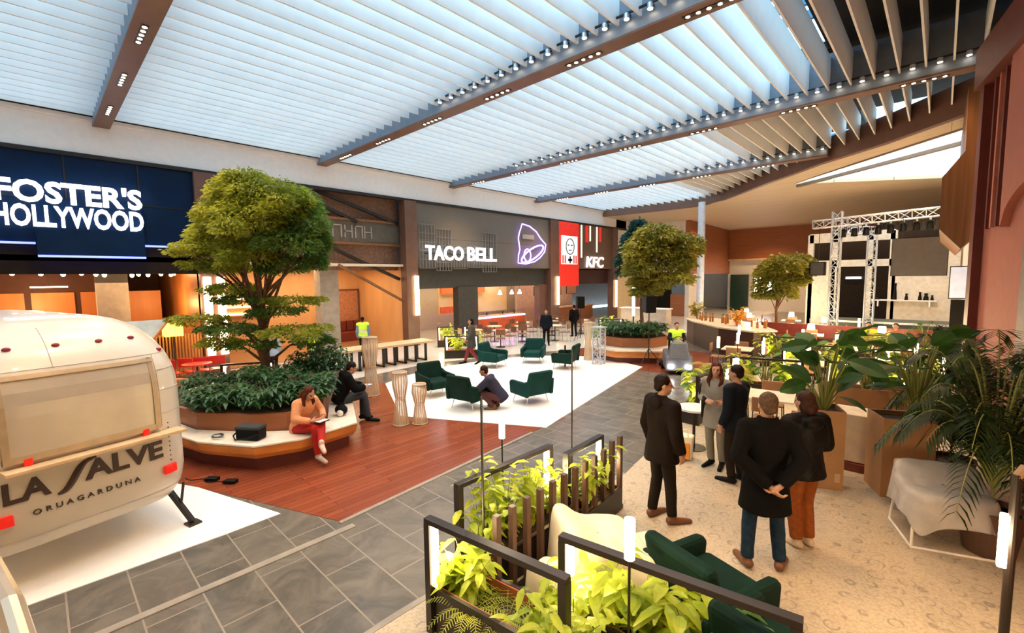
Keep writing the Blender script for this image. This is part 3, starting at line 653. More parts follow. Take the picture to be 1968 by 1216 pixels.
# =============== trailer ===============
m_shell=M('cream_painted_aluminium',(.60,.54,.44),.28,var=.03,coat=.3)
m_darktext=M('dark_brown_lettering',(.05,.025,.02),.5)
m_redlens=M('red_tail_lens',(.55,.01,.005),.2,es=.25,ec=(1,.02,.01)); m_hatch=M('satin_metal_hatch',(.50,.43,.33),.32,metal=.25,var=.05)
def hwz(z):
    if z>1.7: return 1.10-.66*(1-math.sqrt(max(0,1-((z-1.7)/.87)**2)))
    if z<.75: return 1.10-.10*((.75-z)/.33)**2
    return 1.10
def insy(z):
    if z>1.7: return .03*(z-.8)+.78*(1-math.sqrt(max(0,1-((z-1.7)/.87)**2)))
    if z<.75: return .10*((.75-z)/.33)**2
    return .03*(z-.8)
NP=5.5;TL_=4.6
def face_y(u,z,off=0):
    h=hwz(z);hl=TL_/2-insy(z); k=max(0,1-min(1,abs(u/h))**NP)**(1/NP)
    return TL_/2-hl*k-off
tl=thing('caravan','cream rounded aluminium food caravan with dark lettering and wooden shelf','caravan',(-6.22,.25,0),math.radians(103.8))
b=MB();zs=[.42,.45,.5,.6,.75,1.0,1.3,1.6,1.7,1.85,2.0,2.12,2.24,2.34,2.42,2.48,2.53,2.56]
n=96;vs=[]
for z in zs:
    h=hwz(z);hl=TL_/2-insy(z)
    for j in range(n):
        t=2*PI*j/n;c,s_=math.cos(t),math.sin(t)
        vs.append((h*math.copysign(abs(c)**(2/NP),c),TL_/2+hl*math.copysign(abs(s_)**(2/NP),s_),z))
k=len(zs)
fs=[(i*n+j,i*n+(j+1)%n,(i+1)*n+(j+1)%n,(i+1)*n+j) for i in range(k-1) for j in range(n)]
fs+=[tuple(range(n-1,-1,-1))]
top=[(v[0]*.5,TL_/2+(v[1]-TL_/2)*.5,2.60) for v in vs[-n:]]
vs+=top; fs+=[((k-1)*n+j,(k-1)*n+(j+1)%n,k*n+(j+1)%n,k*n+j) for j in range(n)]+[tuple(range(k*n,k*n+n))]
obj('body',MB().add(vs,fs),m_shell,tl,smooth=True)
# hatch and frame
def patch(u0,u1,z0,z1,o0,o1,nu=14,nz=6,skew=0):
    m=MB();v=[]
    for o_ in (o0,o1):
        for i in range(nz+1):
            for j in range(nu+1):
                z=z0+(z1-z0)*i/nz;u=u0+(u1-u0)*j/nu
                v.append((u,face_y(u,z,o_),z))
    W_=nu+1;K=W_*(nz+1);f=[]
    for i in range(nz):
        for j in range(nu): a=i*W_+j;f.append((K+a,K+a+1,K+a+W_+1,K+a+W_));f.append((a,a+W_,a+W_+1,a+1))
    for j in range(nu): f.append((j,j+1,K+j+1,K+j));a=nz*W_+j;f.append((a,K+a,K+a+1,a+1))
    for i in range(nz): a=i*W_;f.append((a,K+a,K+a+W_,a+W_));a+=nu;f.append((a,a+W_,K+a+W_,K+a))
    return m.add(v,f)
hp=obj('serving_hatch',patch(-.53,.60,1.36,2.06,0,.035),m_hatch,tl,smooth=False)
fr=MB()
for a in ((-.58,.65,2.06,2.1),(-.58,.65,1.30,1.36),(-.58,-.53,1.3,2.1),(.60,.65,1.3,2.1)):
    q=patch(*a,0,.05,8,3);fr.add(q.v,q.f)
obj('hatch_frame',fr,M('bronze_trim',(.45,.33,.20),.4,metal=.3),tl)
sp=MB(); sp.box(-.60,.84,face_y(0,1.25)-.17,face_y(0,1.25)+.02,1.225,1.26); obj('shelf',sp,m_lightwood,tl,bev=.006)
for u in (-.42,.5): obj('shelf_clip',MB().box(u-.03,u+.03,face_y(u,1.3)-.06,face_y(u,1.3)-.01,1.262,1.33),m_redlens,tl,bev=.01)
def facetext(s,u0,u1,z0,h,mat,off,name,shear=0):
    mb=text_mb(s,h,u1-u0,.012,off,shear)
    v=[]
    for p in mb.v:
        u=u0+p[0];z=z0+p[1];v.append((u,face_y(u,z,.002)-p[2],z))
    return obj(name,MB().add(v,mb.f),mat,tl)
facetext("LA",-.60,-.28,.93,.20,m_darktext,.03,'lettering')
facetext("ALVE",-.03,.66,.95,.20,m_darktext,.03,'lettering')
sv=MB();P=[]
for i in range(15):
    t=i/14; u=-.24+.27*t+ .0; z=.90+.26*t+.035*math.sin(2*PI*t)*-1
    P.append((u,face_y(u,z,.008),z))
sv.tube(P,[.012+.02*math.sin(PI*i/14) for i in range(15)],6); sv.tube([(.0,face_y(0,1.16,.008),1.155),(.07,face_y(.07,1.17,.008),1.17)],[.022,.01],6)
obj('lettering',sv,m_darktext,tl)
facetext("O R U A G A R D U N A",-.42,.42,.77,.05,m_darktext,.0,'small_lettering')
for u in (-.62,.72): obj('tail_light',patch(u-.07,u+.07,.74,.84,0,.05,5,3),m_redlens,tl,bev=.01)
for u in (-.78,-.42,-.08,.26,.55,.80):
    z=2.33 if abs(u)<.7 else 2.16
    y=face_y(u,z); obj('roof_marker_light',MB().ell((u,y-.004,z),(.033,.022,.022)),M('dark_red_marker',(.28,.02,.04),.3) if u==-.78 else bpy.data.materials['dark_red_marker'],tl)
rv=MB()
for i in range(9):
    z=.88+.055*i; u=.745; rv.ell((u,face_y(u,z),z),(.009,.006,.009),6,4)
obj('rivet_line',rv,m_darktext,tl)
sm=MB()
for u,z0,z1 in ((-.15,2.12,2.5),(.68,1.3,2.12),(-.62,2.1,2.5)):
    sm.tube([(u,face_y(u,z0+(z1-z0)*i/8,.001),z0+(z1-z0)*i/8) for i in range(9)],.004,5)
for z in (1.45,1.72,1.95):
    sm.tube([(u,face_y(u,z,.001),z) for u in [.68+.03*i for i in range(10)] if u<hwz(z)*.995],.004,5)
sm.tube([(u/20,face_y(u/20,2.13,.001),2.13) for u in range(-18,19)],.004,5)
sm.tube([(u/20,face_y(u/20,.55,.001),.55) for u in range(-19,20)],.005,5)
obj('panel_seams',sm,M('seam_grey',(.42,.36,.29),.5),tl)
lg=MB(); lg.bar((.78,.30,.47),(.92,.06,.04),.05,.05); lg.bar((.95,.28,.47),(.86,.16,.28),.025,.025); lg.box(.85,.99,-.02,.12,0,.03)
obj('stabiliser_leg',lg,m_black,tl)
for sx in (-.93,.93):
    obj('wheel',MB().cyl((sx-.1,2.2,.33),(sx+.1,2.2,.33),.33,n=28),m_blk2,tl,bev=.03)
    obj('hub_cap',MB().cyl((sx-.11,2.2,.33),(sx+.11,2.2,.33),.15,n=20),m_alu,tl)
hl=thing('glass_flap','pale grey tilted glass panel rising behind the caravan roof','panel',(-11.7,1.2,0))
FP=[(-11.65,.56,1.57),(-11.65,1.44,1.57),(-12.0,1.94,2.16),(-12.0,1.19,2.16)]
obj('pane',MB().add(FP+[(x-.03,y,z-.03) for x,y,z in FP],[(0,1,2,3),(7,6,5,4),(0,4,5,1),(1,5,6,2),(2,6,7,3),(3,7,4,0)]),M('pale_glass_pane',(.45,.52,.52),.15),hl,w=1)
obj('pole',MB().cyl((-11.67,1.0,0),(-11.67,1.0,1.57),.03),m_black,hl,w=1); obj('frame',MB().bar((-11.65,1.44,1.58),(-12.0,1.95,2.17),.035,.035),M('orange_frame',(.6,.2,.06),.4),hl,w=1)
hr=thing('handrail','blurred pale metal handrail tube rising at the bottom left corner','handrail',(-1.3,-.1,0))
obj('rail',MB().tube([(-1.05,-.04,2.235),(-1.30,-.078,2.32),(-1.62,-.13,2.32),(-2.2,-.22,2.25)],.022,12),M('brass_rail',(.60,.52,.40),.25,metal=.6),hr,w=1); obj('post',MB().cyl((-1.30,-.078,0),(-1.30,-.078,2.3),.016),m_alu,hr,w=1); obj('post',MB().cyl((-2.2,-.22,0),(-2.2,-.22,2.25),.016),m_alu,hr,w=1)
# =============== tree planter + bench ===============
OUT=[(-9.9,1.2),(-8.34,1.59),(-7.45,2.12),(-7.22,2.75),(-7.34,3.74),(-8.72,4.36),(-8.95,3.95)]
INN=[(-9.95,1.55),(-9.05,1.72),(-8.2,2.3),(-7.8,2.75),(-7.82,3.42),(-8.86,3.92)]
def band(outer,inner,z0,z1):
    return MB().prism(outer+inner[::-1],z0,z1)
def rounded_bench(outer,inner,name_prefix,t):
    cx=sum(p[0] for p in outer+inner)/len(outer+inner);
    def sh(P,k,c): return [(c[0]+(x-c[0])*k,c[1]+(y-c[1])*k) for x,y in P]
    return
bn=thing('curved_bench','faceted timber bench with cream top running round the tree planter','bench',(-8.2,2.9,0))
O2=OUT[:6];I2=INN[:5]+[(-8.9,3.95)]
obj('seat_top',band(O2,I2,.42,.46),M('cream_bench_top',(.74,.66,.54),.35),bn,w=1,bev=.012)
def shift(P,d,c=(-9.2,3.0)):
    r=[]
    for x,y in P:
        v=Vector((x-c[0],y-c[1]));L=v.length;v=v*(L-d)/L;r.append((c[0]+v.x,c[1]+v.y))
    return r
apr=MB();oo=[shift(O2,d) for d in (.0,.03,.10,.22)];zz=[.42,.30,.22,.2]
for i in range(3):
    for j in range(len(O2)-1):
        a,b_=oo[i][j],oo[i][j+1];c,d=oo[i+1][j+1],oo[i+1][j]
        apr.add([(a[0],a[1],zz[i]),(b_[0],b_[1],zz[i]),(c[0],c[1],zz[i+1]),(d[0],d[1],zz[i+1])],[(0,1,2,3)])
obj('front_apron',apr,M('orange_glow_tone_timber',(.62,.23,.05),.3,var=.2,sc=2,stretch=(1,1,3)),bn,w=1)  # orange timber with its lit glow put into the base colour
obj('plinth',band(shift(O2,.2),shift(I2,-.02),0,.2),m_darkred,bn,w=1)
pl=thing('tree_planter','low brown timber planter wall round the big tree and its shrubs','planter',(-9.2,3,0))
PIN=[(-11.3,1.3),(-9.95,1.56),(-9.05,1.74),(-8.22,2.32),(-7.86,2.76),(-7.88,3.38),(-8.9,3.9),(-10.2,5.0),(-11.2,5.0)]
obj('wall',MB().prism(PIN,.0,.74),m_redtimber,pl,w=1)
m_soil=M('dark_soil',(.04,.025,.015),.9,bump=.5,bsc=30); obj('soil',MB().prism(shift(PIN,.08),.74,.76),m_soil,pl,w=1)
m_trunk=M('brown_bark',(.16,.07,.035),.8,var=.3,sc=12,bump=.5,bsc=25)
# leaf materials
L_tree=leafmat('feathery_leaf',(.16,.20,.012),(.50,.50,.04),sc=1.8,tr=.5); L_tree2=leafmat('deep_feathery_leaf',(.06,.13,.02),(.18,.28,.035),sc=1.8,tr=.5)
L_shrub=leafmat('shrub_leaf',(.02,.07,.025),(.07,.17,.05),sc=4); L_lime=leafmat('lime_leaf',(.30,.42,.02),(.62,.68,.06),sc=4,tr=.45)
L_big=leafmat('broad_green_leaf',(.03,.10,.015),(.10,.24,.03),sc=3); L_bigd=leafmat('deep_broad_leaf',(.012,.05,.01),(.05,.14,.02),sc=3); L_dark=leafmat('dark_palm_leaf',(.008,.022,.006),(.03,.06,.012),sc=5)
L_gold=leafmat('golden_leaf',(.30,.26,.02),(.55,.42,.05),sc=4)
def cloud(mb,c,r,n,ls,R,droop=.5):
    """feathery leaf pairs scattered through an ellipsoid shell"""
    V=mb.v;F=mb.f
    for i in range(n):
        t=R.uniform(0,2*PI);u=R.uniform(-.55,1);q=math.sqrt(1-u*u);k=R.uniform(.55,1)**.6*(1+R.uniform(-.12,.18))
        p=Vector((c[0]+r[0]*q*math.cos(t)*k,c[1]+r[1]*q*math.sin(t)*k,c[2]+r[2]*u*k))
        d=Vector((math.cos(t)*q+R.uniform(-.6,.6),math.sin(t)*q+R.uniform(-.6,.6),R.uniform(-.5,.4)-droop*.4)).normalized()
        s=ls*R.uniform(.6,1.5); a=d.cross(Vector((R.uniform(-1,1),R.uniform(-1,1),R.uniform(.2,1)))).normalized()*s*.22
        n0=len(V); e=p+d*s; m_=p+d*s*.5+Vector((0,0,s*.08))
        V+= [tuple(p),tuple(m_+a),tuple(e),tuple(m_-a)]; F.append((n0,n0+1,n0+2,n0+3))
RV=Vector((.7259,.6877,0));DV=Vector((-.6877,.7259,0))
def px_tree(name,label,base,pxpm,pcx,pz0,blobs,nleaf,ls,trunk_top,mats,seed,group=None,stems=7,roots=None):
    """base: trunk foot; blobs: (px,py,rx,ry[,mat]) in reference pixels relative to trunk foot pixel"""
    R=random.Random(seed); t=thing(name,label,'tree',base); B=Vector((0,0,0)); fm=[MB(),MB()]; tot=sum(b[2]*b[3] for b in blobs); tips=[]
    for bl_ in blobs:
        x,y,rx,ry=bl_[:4];mi=bl_[4] if len(bl_)>4 else 0
        dep=R.uniform(-.55,.55)*(rx/pxpm); c=RV*((x-pcx)/pxpm)+Vector((base[0],base[1],0)).normalized()*dep+Vector((0,0,(pz0-y)/pxpm))
        nn=int(nleaf*bl_[2]*bl_[3]/tot)
        rr=rx/pxpm; cloud(fm[mi],c,(rr,rr*.9,ry/pxpm),nn,ls,R); tips.append((c,rr))
        for q in range(5): # ragged smaller tufts
            a=R.uniform(0,2*PI); c2=c+Vector((math.cos(a)*rr*.9,math.sin(a)*rr*.9,R.uniform(-.5,.5)*ry/pxpm)); cloud(fm[mi],c2,(rr*.35,rr*.35,ry/pxpm*.5),nn//9,ls,R,.9)
    for m_,mt in zip(fm,mats):
        if m_.v: obj('foliage',m_,mt,t)
    tk=MB();H=trunk_top
    tk.tube([(0,0,0),(.02,.0,H*.35),(-.03,.02,H*.7),(0,0,H)],[.11*roots,.09*roots,.075*roots,.06*roots],10)
    for c,rr in tips:
        s0=Vector((R.uniform(-.03,.03),R.uniform(-.03,.03),H*R.uniform(.6,1) if c.z>H else max(.3,c.z-.5)))
        mid=s0.lerp(c,.5)+Vector((0,0,.15)); tk.tube([s0,s0.lerp(mid,.5),mid,c.lerp(mid,.4),c],[.035*roots,.03*roots,.022*roots,.015*roots,.008*roots],6)
        for q in range(3):
            e=c+Vector((R.uniform(-1,1)*rr*.8,R.uniform(-1,1)*rr*.8,R.uniform(-.1,.3)*rr)); tk.tube([mid,mid.lerp(e,.5)+Vector((0,0,.05)),e],[.014*roots,.01*roots,.004],5)
    obj('trunk',tk,m_trunk,t,smooth=True); return t
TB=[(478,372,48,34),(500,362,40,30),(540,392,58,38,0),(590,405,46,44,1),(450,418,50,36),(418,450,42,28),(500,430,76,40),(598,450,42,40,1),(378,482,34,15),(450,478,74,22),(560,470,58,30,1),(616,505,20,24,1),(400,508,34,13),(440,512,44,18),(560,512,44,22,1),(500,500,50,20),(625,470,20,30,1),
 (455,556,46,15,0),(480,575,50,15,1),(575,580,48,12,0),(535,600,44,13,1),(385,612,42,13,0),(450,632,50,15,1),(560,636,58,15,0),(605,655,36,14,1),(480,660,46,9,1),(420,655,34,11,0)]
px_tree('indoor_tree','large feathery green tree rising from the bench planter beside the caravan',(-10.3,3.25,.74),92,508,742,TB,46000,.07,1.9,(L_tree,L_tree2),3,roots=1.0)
def shrub_bed(name,label,poly,z,n,hh,mat,lsz,seed,stem=True,group=None,parent=None,fold=.2):
    R=random.Random(seed); xs_=[p[0] for p in poly];ys_=[p[1] for p in poly]
    def ins(x,y):
        c=False
        for (x1,y1),(x2,y2) in zip(poly,poly[1:]+poly[:1]):
            if (y1>y)!=(y2>y) and x<(x2-x1)*(y-y1)/(y2-y1)+x1:c=not c
        return c
    m=MB();k=0
    while k<n:
        x=R.uniform(min(xs_),max(xs_));y=R.uniform(min(ys_),max(ys_))
        if not ins(x,y):continue
        k+=1; h=hh*R.uniform(.35,1)*(.75+.35*noise.noise(Vector((x*1.3,y*1.3,seed))))
        a=R.uniform(0,2*PI);d=Vector((math.cos(a),math.sin(a),R.uniform(-.2,.6)))
        m.leaf((x,y,z+h),d,lsz*R.uniform(.6,1.3),lsz*R.uniform(.35,.55),droop=.35,seg=2,fold=fold)
    return m
def bed(name,label,poly,z,n,hh,mat,ls,seed,base,cat='shrub',group=None):
    t=thing(name,label,cat,base,0,group)
    obj('foliage',shrub_bed(name,label,poly,z,n,hh,mat,ls,seed),mat,t,w=1)
    R=random.Random(seed+5);s=MB();c=base
    for i in range(14):
        a=R.uniform(0,2*PI);r=R.uniform(.1,.35); s.tube([(c[0],c[1],z),(c[0]+r*math.cos(a)*.5,c[1]+r*math.sin(a)*.5,z+hh*.4),(c[0]+r*math.cos(a),c[1]+r*math.sin(a),z+hh*.8)],[.012,.01,.004],5)
    obj('stems',s,m_trunk,t,w=1); return t
def circ(x,y,r,ry=None,n=12): return [(x+r*math.cos(2*PI*i/n),y+(ry or r)*math.sin(2*PI*i/n)) for i in range(n)]
for i,(x,y,r,h,l) in enumerate([(-9.15,2.25,.55,.45,'at the left end of the bed'),(-8.55,2.75,.5,.5,'behind the black bag'),(-8.35,3.25,.42,.62,'behind the seated person'),(-9.3,3.2,.6,.7,'at the foot of the big tree'),(-9.6,4.1,.5,.9,'behind the seated man'),(-10.4,2.5,.6,.5,'at the far left of the bed')]):
    bed('leafy_shrub','dark green leafy shrub in the tree planter '+l,circ(x,y,r+.12),.76,1150,h,L_shrub,.13,30+i,(x,y,.76))
# =============== black framed planter units (foreground) ===============
m_liner=M('rust_brown_liner',(.30,.09,.035),.6)
def planter_unit(label,p0,p1,depth,H,side=1,strips=(0,),boxh=.40,posts=(0,1),loc=None,railw=.075,sgn=1,pw=14):
    """p0,p1: ends of the front rail (x,y); depth goes to the left of p0->p1 if side=1"""
    p0=Vector((p0[0],p0[1],0));p1=Vector((p1[0],p1[1],0));d=(p1-p0);L=d.length;d.normalize();q=Vector((-d.y,d.x,0))*side
    ang=math.atan2(d.y,d.x); t=thing('framed_planter',label,'planter',(p0.x,p0.y,0),ang)
    s=side; Y=lambda v:s*v
    def bx(x0,x1,y0,y1,z0,z1): y0,y1=sorted((Y(y0),Y(y1)));return MB().box(x0,x1,y0,y1,z0,z1)
    obj('rail',bx(-.03,L+.03,-railw/2,railw/2,H-.045,H+.0),m_black,t,bev=.004)
    for k in posts:
        x=0 if k==0 else L; obj('post',bx(x-.03,x+.03,-railw/2,railw/2,0,H-.045),m_black,t)
    w_=MB()
    for a in ((-.03,L+.03,0,.03),(-.03,L+.03,depth-.03,depth),(-.03,0,.03,depth-.03),(L,L+.03,.03,depth-.03)):
        q=bx(*a,.0,boxh);w_.add(q.v,q.f)
    obj('box',w_,m_black,t); obj('soil',bx(0,L,.03,depth-.03,boxh-.16,boxh-.10),m_soil,t); 
    l_=MB(); q=bx(0,L,depth-.045,depth-.03,boxh-.12,boxh-.005);l_.add(q.v,q.f);q=bx(0,L,.03,.045,boxh-.12,boxh-.005);l_.add(q.v,q.f); obj('liner',l_,m_liner,t)
    for k in strips:
        x=.055 if k==0 else L-.055; obj('strip_light',bx(x-.022,x+.022,-.02,.025,boxh+.03,H-.06),m_tube,t)
        xx=BASE[t.name]@Vector((x+(.06 if k==0 else -.06),Y(.1),(boxh+H)/2))
        lamp('POINT','strip_lamp',xx,pw,(1,.72,.4),.08)
    return t
def stems_leaves(x,y,z,H,R,ml,ms,ls=.13,k=9,spread=.3,wl=.5):
    for i in range(k):
        a=R.uniform(0,2*PI);r=spread*R.uniform(.3,1);h=H*R.uniform(.55,1.05)
        P=[Vector((x+r*math.cos(a)*t**1.5,y+r*math.sin(a)*t**1.5,z+h*t)) for t in (0,.3,.6,.85,1)]
        ms.tube(P,[.006,.005,.004,.003,.002],4)
        for j in range(9):
            t=.25+.75*j/8; p=P[0].lerp(P[-1],t); p=Vector((x+r*math.cos(a)*t**1.5,y+r*math.sin(a)*t**1.5,z+h*t))
            b=R.uniform(0,2*PI); ml.leaf(p,(math.cos(b),math.sin(b),R.uniform(-.1,.5)),ls*R.uniform(.7,1.3),ls*wl*R.uniform(.8,1.2),droop=.35,seg=3,fold=.2)
def fern(x,y,z,R,ml,ms,n=9,L=.5,ls=.07):
    for i in range(n):
        a=2*PI*i/n+R.uniform(-.2,.2);l=L*R.uniform(.7,1.1);P=[]
        for t in [j/7 for j in range(8)]:
            P.append(Vector((x+math.cos(a)*l*t,y+math.sin(a)*l*t,z+l*(.95*t-.85*t*t)))) 
        ms.tube(P,.0035,4)
        sd=Vector((-math.sin(a),math.cos(a),0))
        for j in range(1,16):
            t=j/15;p=Vector((x+math.cos(a)*l*t,y+math.sin(a)*l*t,z+l*(.95*t-.85*t*t)))
            for s in (-1,1): ml.leaf(p,sd*s+Vector((math.cos(a),math.sin(a),0))*.5,ls*(1.15-t*.8),ls*.28,droop=.2,seg=1,fold=0)
def plant(kind,label,x,y,z,H,mat,seed,ls=.13,k=9,spread=.3,name='leafy_plant',group=None,wl=.5):
    R=random.Random(seed);ml=MB();ms=MB();t=thing(name,label,'plant',(x,y,z),0,group)
    if kind=='stem': stems_leaves(0,0,0,H,R,ml,ms,ls,k,spread,wl)
    elif kind=='fern': fern(0,0,0,R,ml,ms,k,spread*.8,ls)
    elif kind=='big':
        for i in range(k):
            a=2*PI*i/k*1.618*2+R.uniform(-.3,.3);h=H*(.25+.75*i/k);r=spread*R.uniform(.35,1)
            p=Vector((r*math.cos(a)*.6,r*math.sin(a)*.6,h)); ms.tube([(0,0,0),p*.5+Vector((0,0,h*.12)),p],[.018,.013,.007],6)
            ml.leaf(p,(math.cos(a),math.sin(a),R.uniform(-.2,1.0)),ls*R.uniform(.75,1.15),ls*wl*R.uniform(.8,1.1),up=(R.uniform(-1,1),R.uniform(-1,1),.55),droop=.12,seg=6,fold=.25)
    elif kind=='palm':
        for i in range(k):
            a=2*PI*i/k*2.3+R.uniform(-.2,.2);l=spread*R.uniform(.75,1.1);el=R.uniform(.35,1.4)
            P=[Vector((math.cos(a)*l*t*math.cos(el)**.5,math.sin(a)*l*t*math.cos(el)**.5,.25+l*(math.sin(el)*1.3*t-.75*t*t)*H)) for t in [j/9 for j in range(10)]]
            ms.tube([(0,0,0)]+P,[.02]+[.012-.001*j for j in range(10)],5); sd=Vector((-math.sin(a),math.cos(a),0))
            for j in range(24):
                tt=.15+.85*j/23;q=tt*9;i0=min(8,int(q));p=P[i0].lerp(P[i0+1],q-i0);dd=(P[i0+1]-P[i0]).normalized()
                for s in (-1,1): ml.leaf(p,sd*s+dd*.8+Vector((0,0,.15)),ls*(1.1-.6*tt),ls*.085,droop=.35,seg=2,fold=0)
    obj('leaves',ml,mat,t,smooth=False); obj('stems',ms,m_stem,t); return t
m_stem=M('olive_stem',(.20,.22,.05),.6)
planter_unit('near black framed planter with white tube light at its left post',(-2.96,2.10),(-1.70,2.26),.42,1.0,1,(0,))
planter_unit('second black framed planter with long rail running to the bottom right',(-1.99,2.64),(-.50,2.86),.42,1.0,1,(0,))
planter_unit('black framed planter by the grey aisle with tube light at its far post',(-3.26,2.66),(-3.24,4.02),.38,1.0,-1,(1,),boxh=.34)
planter_unit('farthest of the black framed planters along the grey aisle',(-3.06,4.12),(-3.10,4.9),.30,.92,-1,(1,),boxh=.30)
sf_=thing('slatted_divider','row of upright dark timber posts behind the covered armchairs','divider',(-2.78,2.65,0))
obj('base_rail',MB().bar((-2.72,2.62,.03),(-2.86,4.98,.03),.1,.06),m_black,sf_,w=1)
pys=[2.62+ (4.95-2.62)*i/11 for i in range(12)]
for i,y in enumerate(pys):
    x=-2.70-(y-2.62)*.063; h=.90 if i<10 else .95
    obj('slat',MB().box(x-.028,x+.028,y-.028,y+.028,.05,h),M('dark_stained_slat',(.075,.035,.022),.45) if i==0 else bpy.data.materials['dark_stained_slat'],sf_,w=1,bev=.003)
G='leafy plants in the black framed planters'
for i,(x,y,k,H,mt,ls,lb) in enumerate([(-2.75,2.35,'stem',.50,L_lime,.15,'bright lime leafy plant by the left post of the near planter'),(-2.35,2.38,'fern',.5,L_lime,.085,'spreading fern in the middle of the near planter'),(-2.62,2.25,'fern',.5,L_lime,.08,'pale fern arching over the left edge of the near planter'),(-2.0,2.4,'stem',.45,L_lime,.13,'yellow-green plant at the right end of the near planter'),(-1.75,2.42,'stem',.5,L_lime,.12,'lime plant against the right post of the near planter'),
   (-1.8,2.88,'stem',.55,L_lime,.17,'broad yellow-green plant beside the tube light of the second planter'),(-1.45,2.93,'stem',.5,L_lime,.17,'bushy lime plant behind the pole lamp in the second planter'),(-1.15,2.98,'stem',.42,L_lime,.16,'lime plant in the middle of the second planter'),(-.8,3.02,'stem',.35,L_big,.15,'darker green plant near the right end of the second planter'),
   (-3.12,2.85,'stem',.75,L_lime,.14,'trailing lime plant at the near post of the aisle planter'),(-3.15,3.2,'stem',.78,L_lime,.14,'tall bright climbing plant in the aisle planter'),(-3.1,3.55,'stem',.75,L_lime,.14,'lime plant spreading over the aisle planter rail'),(-3.1,3.85,'stem',.55,L_lime,.12,'lime plant beneath the far tube light of the aisle planter'),(-2.95,4.35,'stem',.6,L_lime,.13,'yellow-green plant behind the upright slats'),(-2.98,4.7,'stem',.55,L_lime,.12,'lime plant at the far end of the slatted divider')]):
    plant(k,lb,x,y,.26,H,mt,100+i,ls=ls,k=12 if k=='stem' else 13,spread=.30 if k=='stem' else .48)
# pole lamps
def pole_lamp(label,x,y,z0,z1,top=None,base=True,r=.033,pr=.009):
    t=thing('pole_lamp',label,'pole lamp',(x,y,0)); obj('base',MB().cyl((0,0,0),(0,0,.012),.11,n=24),m_black,t); obj('pole',MB().cyl((0,0,.012),(0,0,z0),pr,n=8),m_black,t); obj('tube_light',MB().cyl((0,0,z0),(0,0,z1),r,n=16),m_tube,t,smooth=False)
    lamp('POINT','pole_light',(x+.0,y,z1+.06),22,(1,.75,.45),.05); return t
pole_lamp('thin pole lamp with glowing tube standing at the front of the second planter',-1.34,2.46,1.18,1.44)
pole_lamp('pole lamp with glowing tube behind the aisle planter',-3.42,3.42,1.2,1.47)
for x,y,h,l in ((-2.87,2.62,1.92,'near end'),(-3.5,4.83,2.0,'far end')):
    t=thing('thin_pole','tall thin black pole without lamp at the %s of the aisle planter'%l,'pole',(x,y,0)); obj('rod',MB().cyl((0,0,.01),(0,0,h),.011,n=8),m_black,t); obj('base',MB().cyl((0,0,0),(0,0,.012),.1,n=20),m_black,t)
t=thing('post_lamp','thick black frame post with white tube light at the right edge','lamp',(.42,4.6,0))
obj('post',MB().cyl((.03,0,0),(.03,0,1.55),.028,n=12),m_black,t); obj('post',MB().cyl((.16,.06,0),(.16,.06,1.5),.028,n=12),m_black,t); obj('top_bar',MB().tube([(.03,0,1.53),(.06,.01,1.6),(.12,.04,1.6),(.16,.06,1.5)],.028,10),M('tan_bar',(.35,.22,.12),.4),t)
obj('tube_light',MB().box(-.035,.015,-.03,.03,.86,1.25),m_tube,t,bev=.01); obj('base',MB().box(-.05,.3,-.1,.15,0,.02),m_black,t)
lamp('POINT','post_light',(.30,4.45,1.05),25,(1,.72,.42),.08)
# =============== tall plant boxes on the right ===============
m_card=M('tan_board',(.40,.20,.08),.6,var=.1,sc=3)
def tallbox(label,p0,p1,depth,h):
    p0=Vector(p0);p1=Vector(p1);d=p1-p0;L=d.length;ang=math.atan2(d.y,d.x);t=thing('tall_planter',label,'planter',(p0.x,p0.y,0),ang)
    m_=MB().box(0,L,0,.02,0,h).box(0,L,depth-.02,depth,0,h).box(0,.02,.02,depth-.02,0,h).box(L-.02,L,.02,depth-.02,0,h); obj('box',m_,m_card,t); obj('soil',MB().box(.02,L-.02,.02,depth-.02,h-.1,h-.06),m_soil,t)
    obj('printed_mark',MB().box(L-.1,L-.04,-.003,0,.12,.24),M('pale_print',(.55,.36,.2),.7),t); return t
tallbox('tall tan plant box behind the person in rust trousers',(-1.27,7.18),(-.83,7.36),.45,1.1)
tallbox('tall tan plant box beside the plastic covered chair',(-.45,7.5),(.06,7.74),.5,1.06)
t=tallbox('lower tan trough planter at the back between the tall boxes',(-1.3,9.9),(-.2,10.3),.4,.9)
cr=thing('pale_crate','pale board crate on a dark pallet between the tall plant boxes','crate',(-.85,8.5,0)); obj('crate_box',MB().box(-.27,.27,-.25,.3,.14,.86),M('pale_board',(.62,.52,.38),.6),cr,bev=.01); obj('pallet',MB().box(-.42,.42,-.3,.35,.08,.13).box(-.42,.42,-.3,-.2,0,.08).box(-.42,.42,.25,.35,0,.08),m_darkred,cr); obj('hole',MB().cyl((-.15,-.255,.68),(-.15,-.25,.68),.03,n=12),m_black,cr)
plant('big','broad leaved green plant growing from the tall box behind the person',-1.1,7.45,1.0,1.15,L_bigd,201,ls=.40,k=30,spread=.5,name='broad_leaf_plant',wl=.52)
plant('big','broad leaved dark plant growing from the tall box beside the covered chair',-.15,7.85,1.0,1.15,L_bigd,202,ls=.40,k=32,spread=.55,name='broad_leaf_plant',wl=.50)
plant('big','broad leaved plant in the trough between the tall boxes',-.9,10.2,.8,.9,L_big,203,ls=.38,k=18,spread=.5,name='broad_leaf_plant',wl=.5)
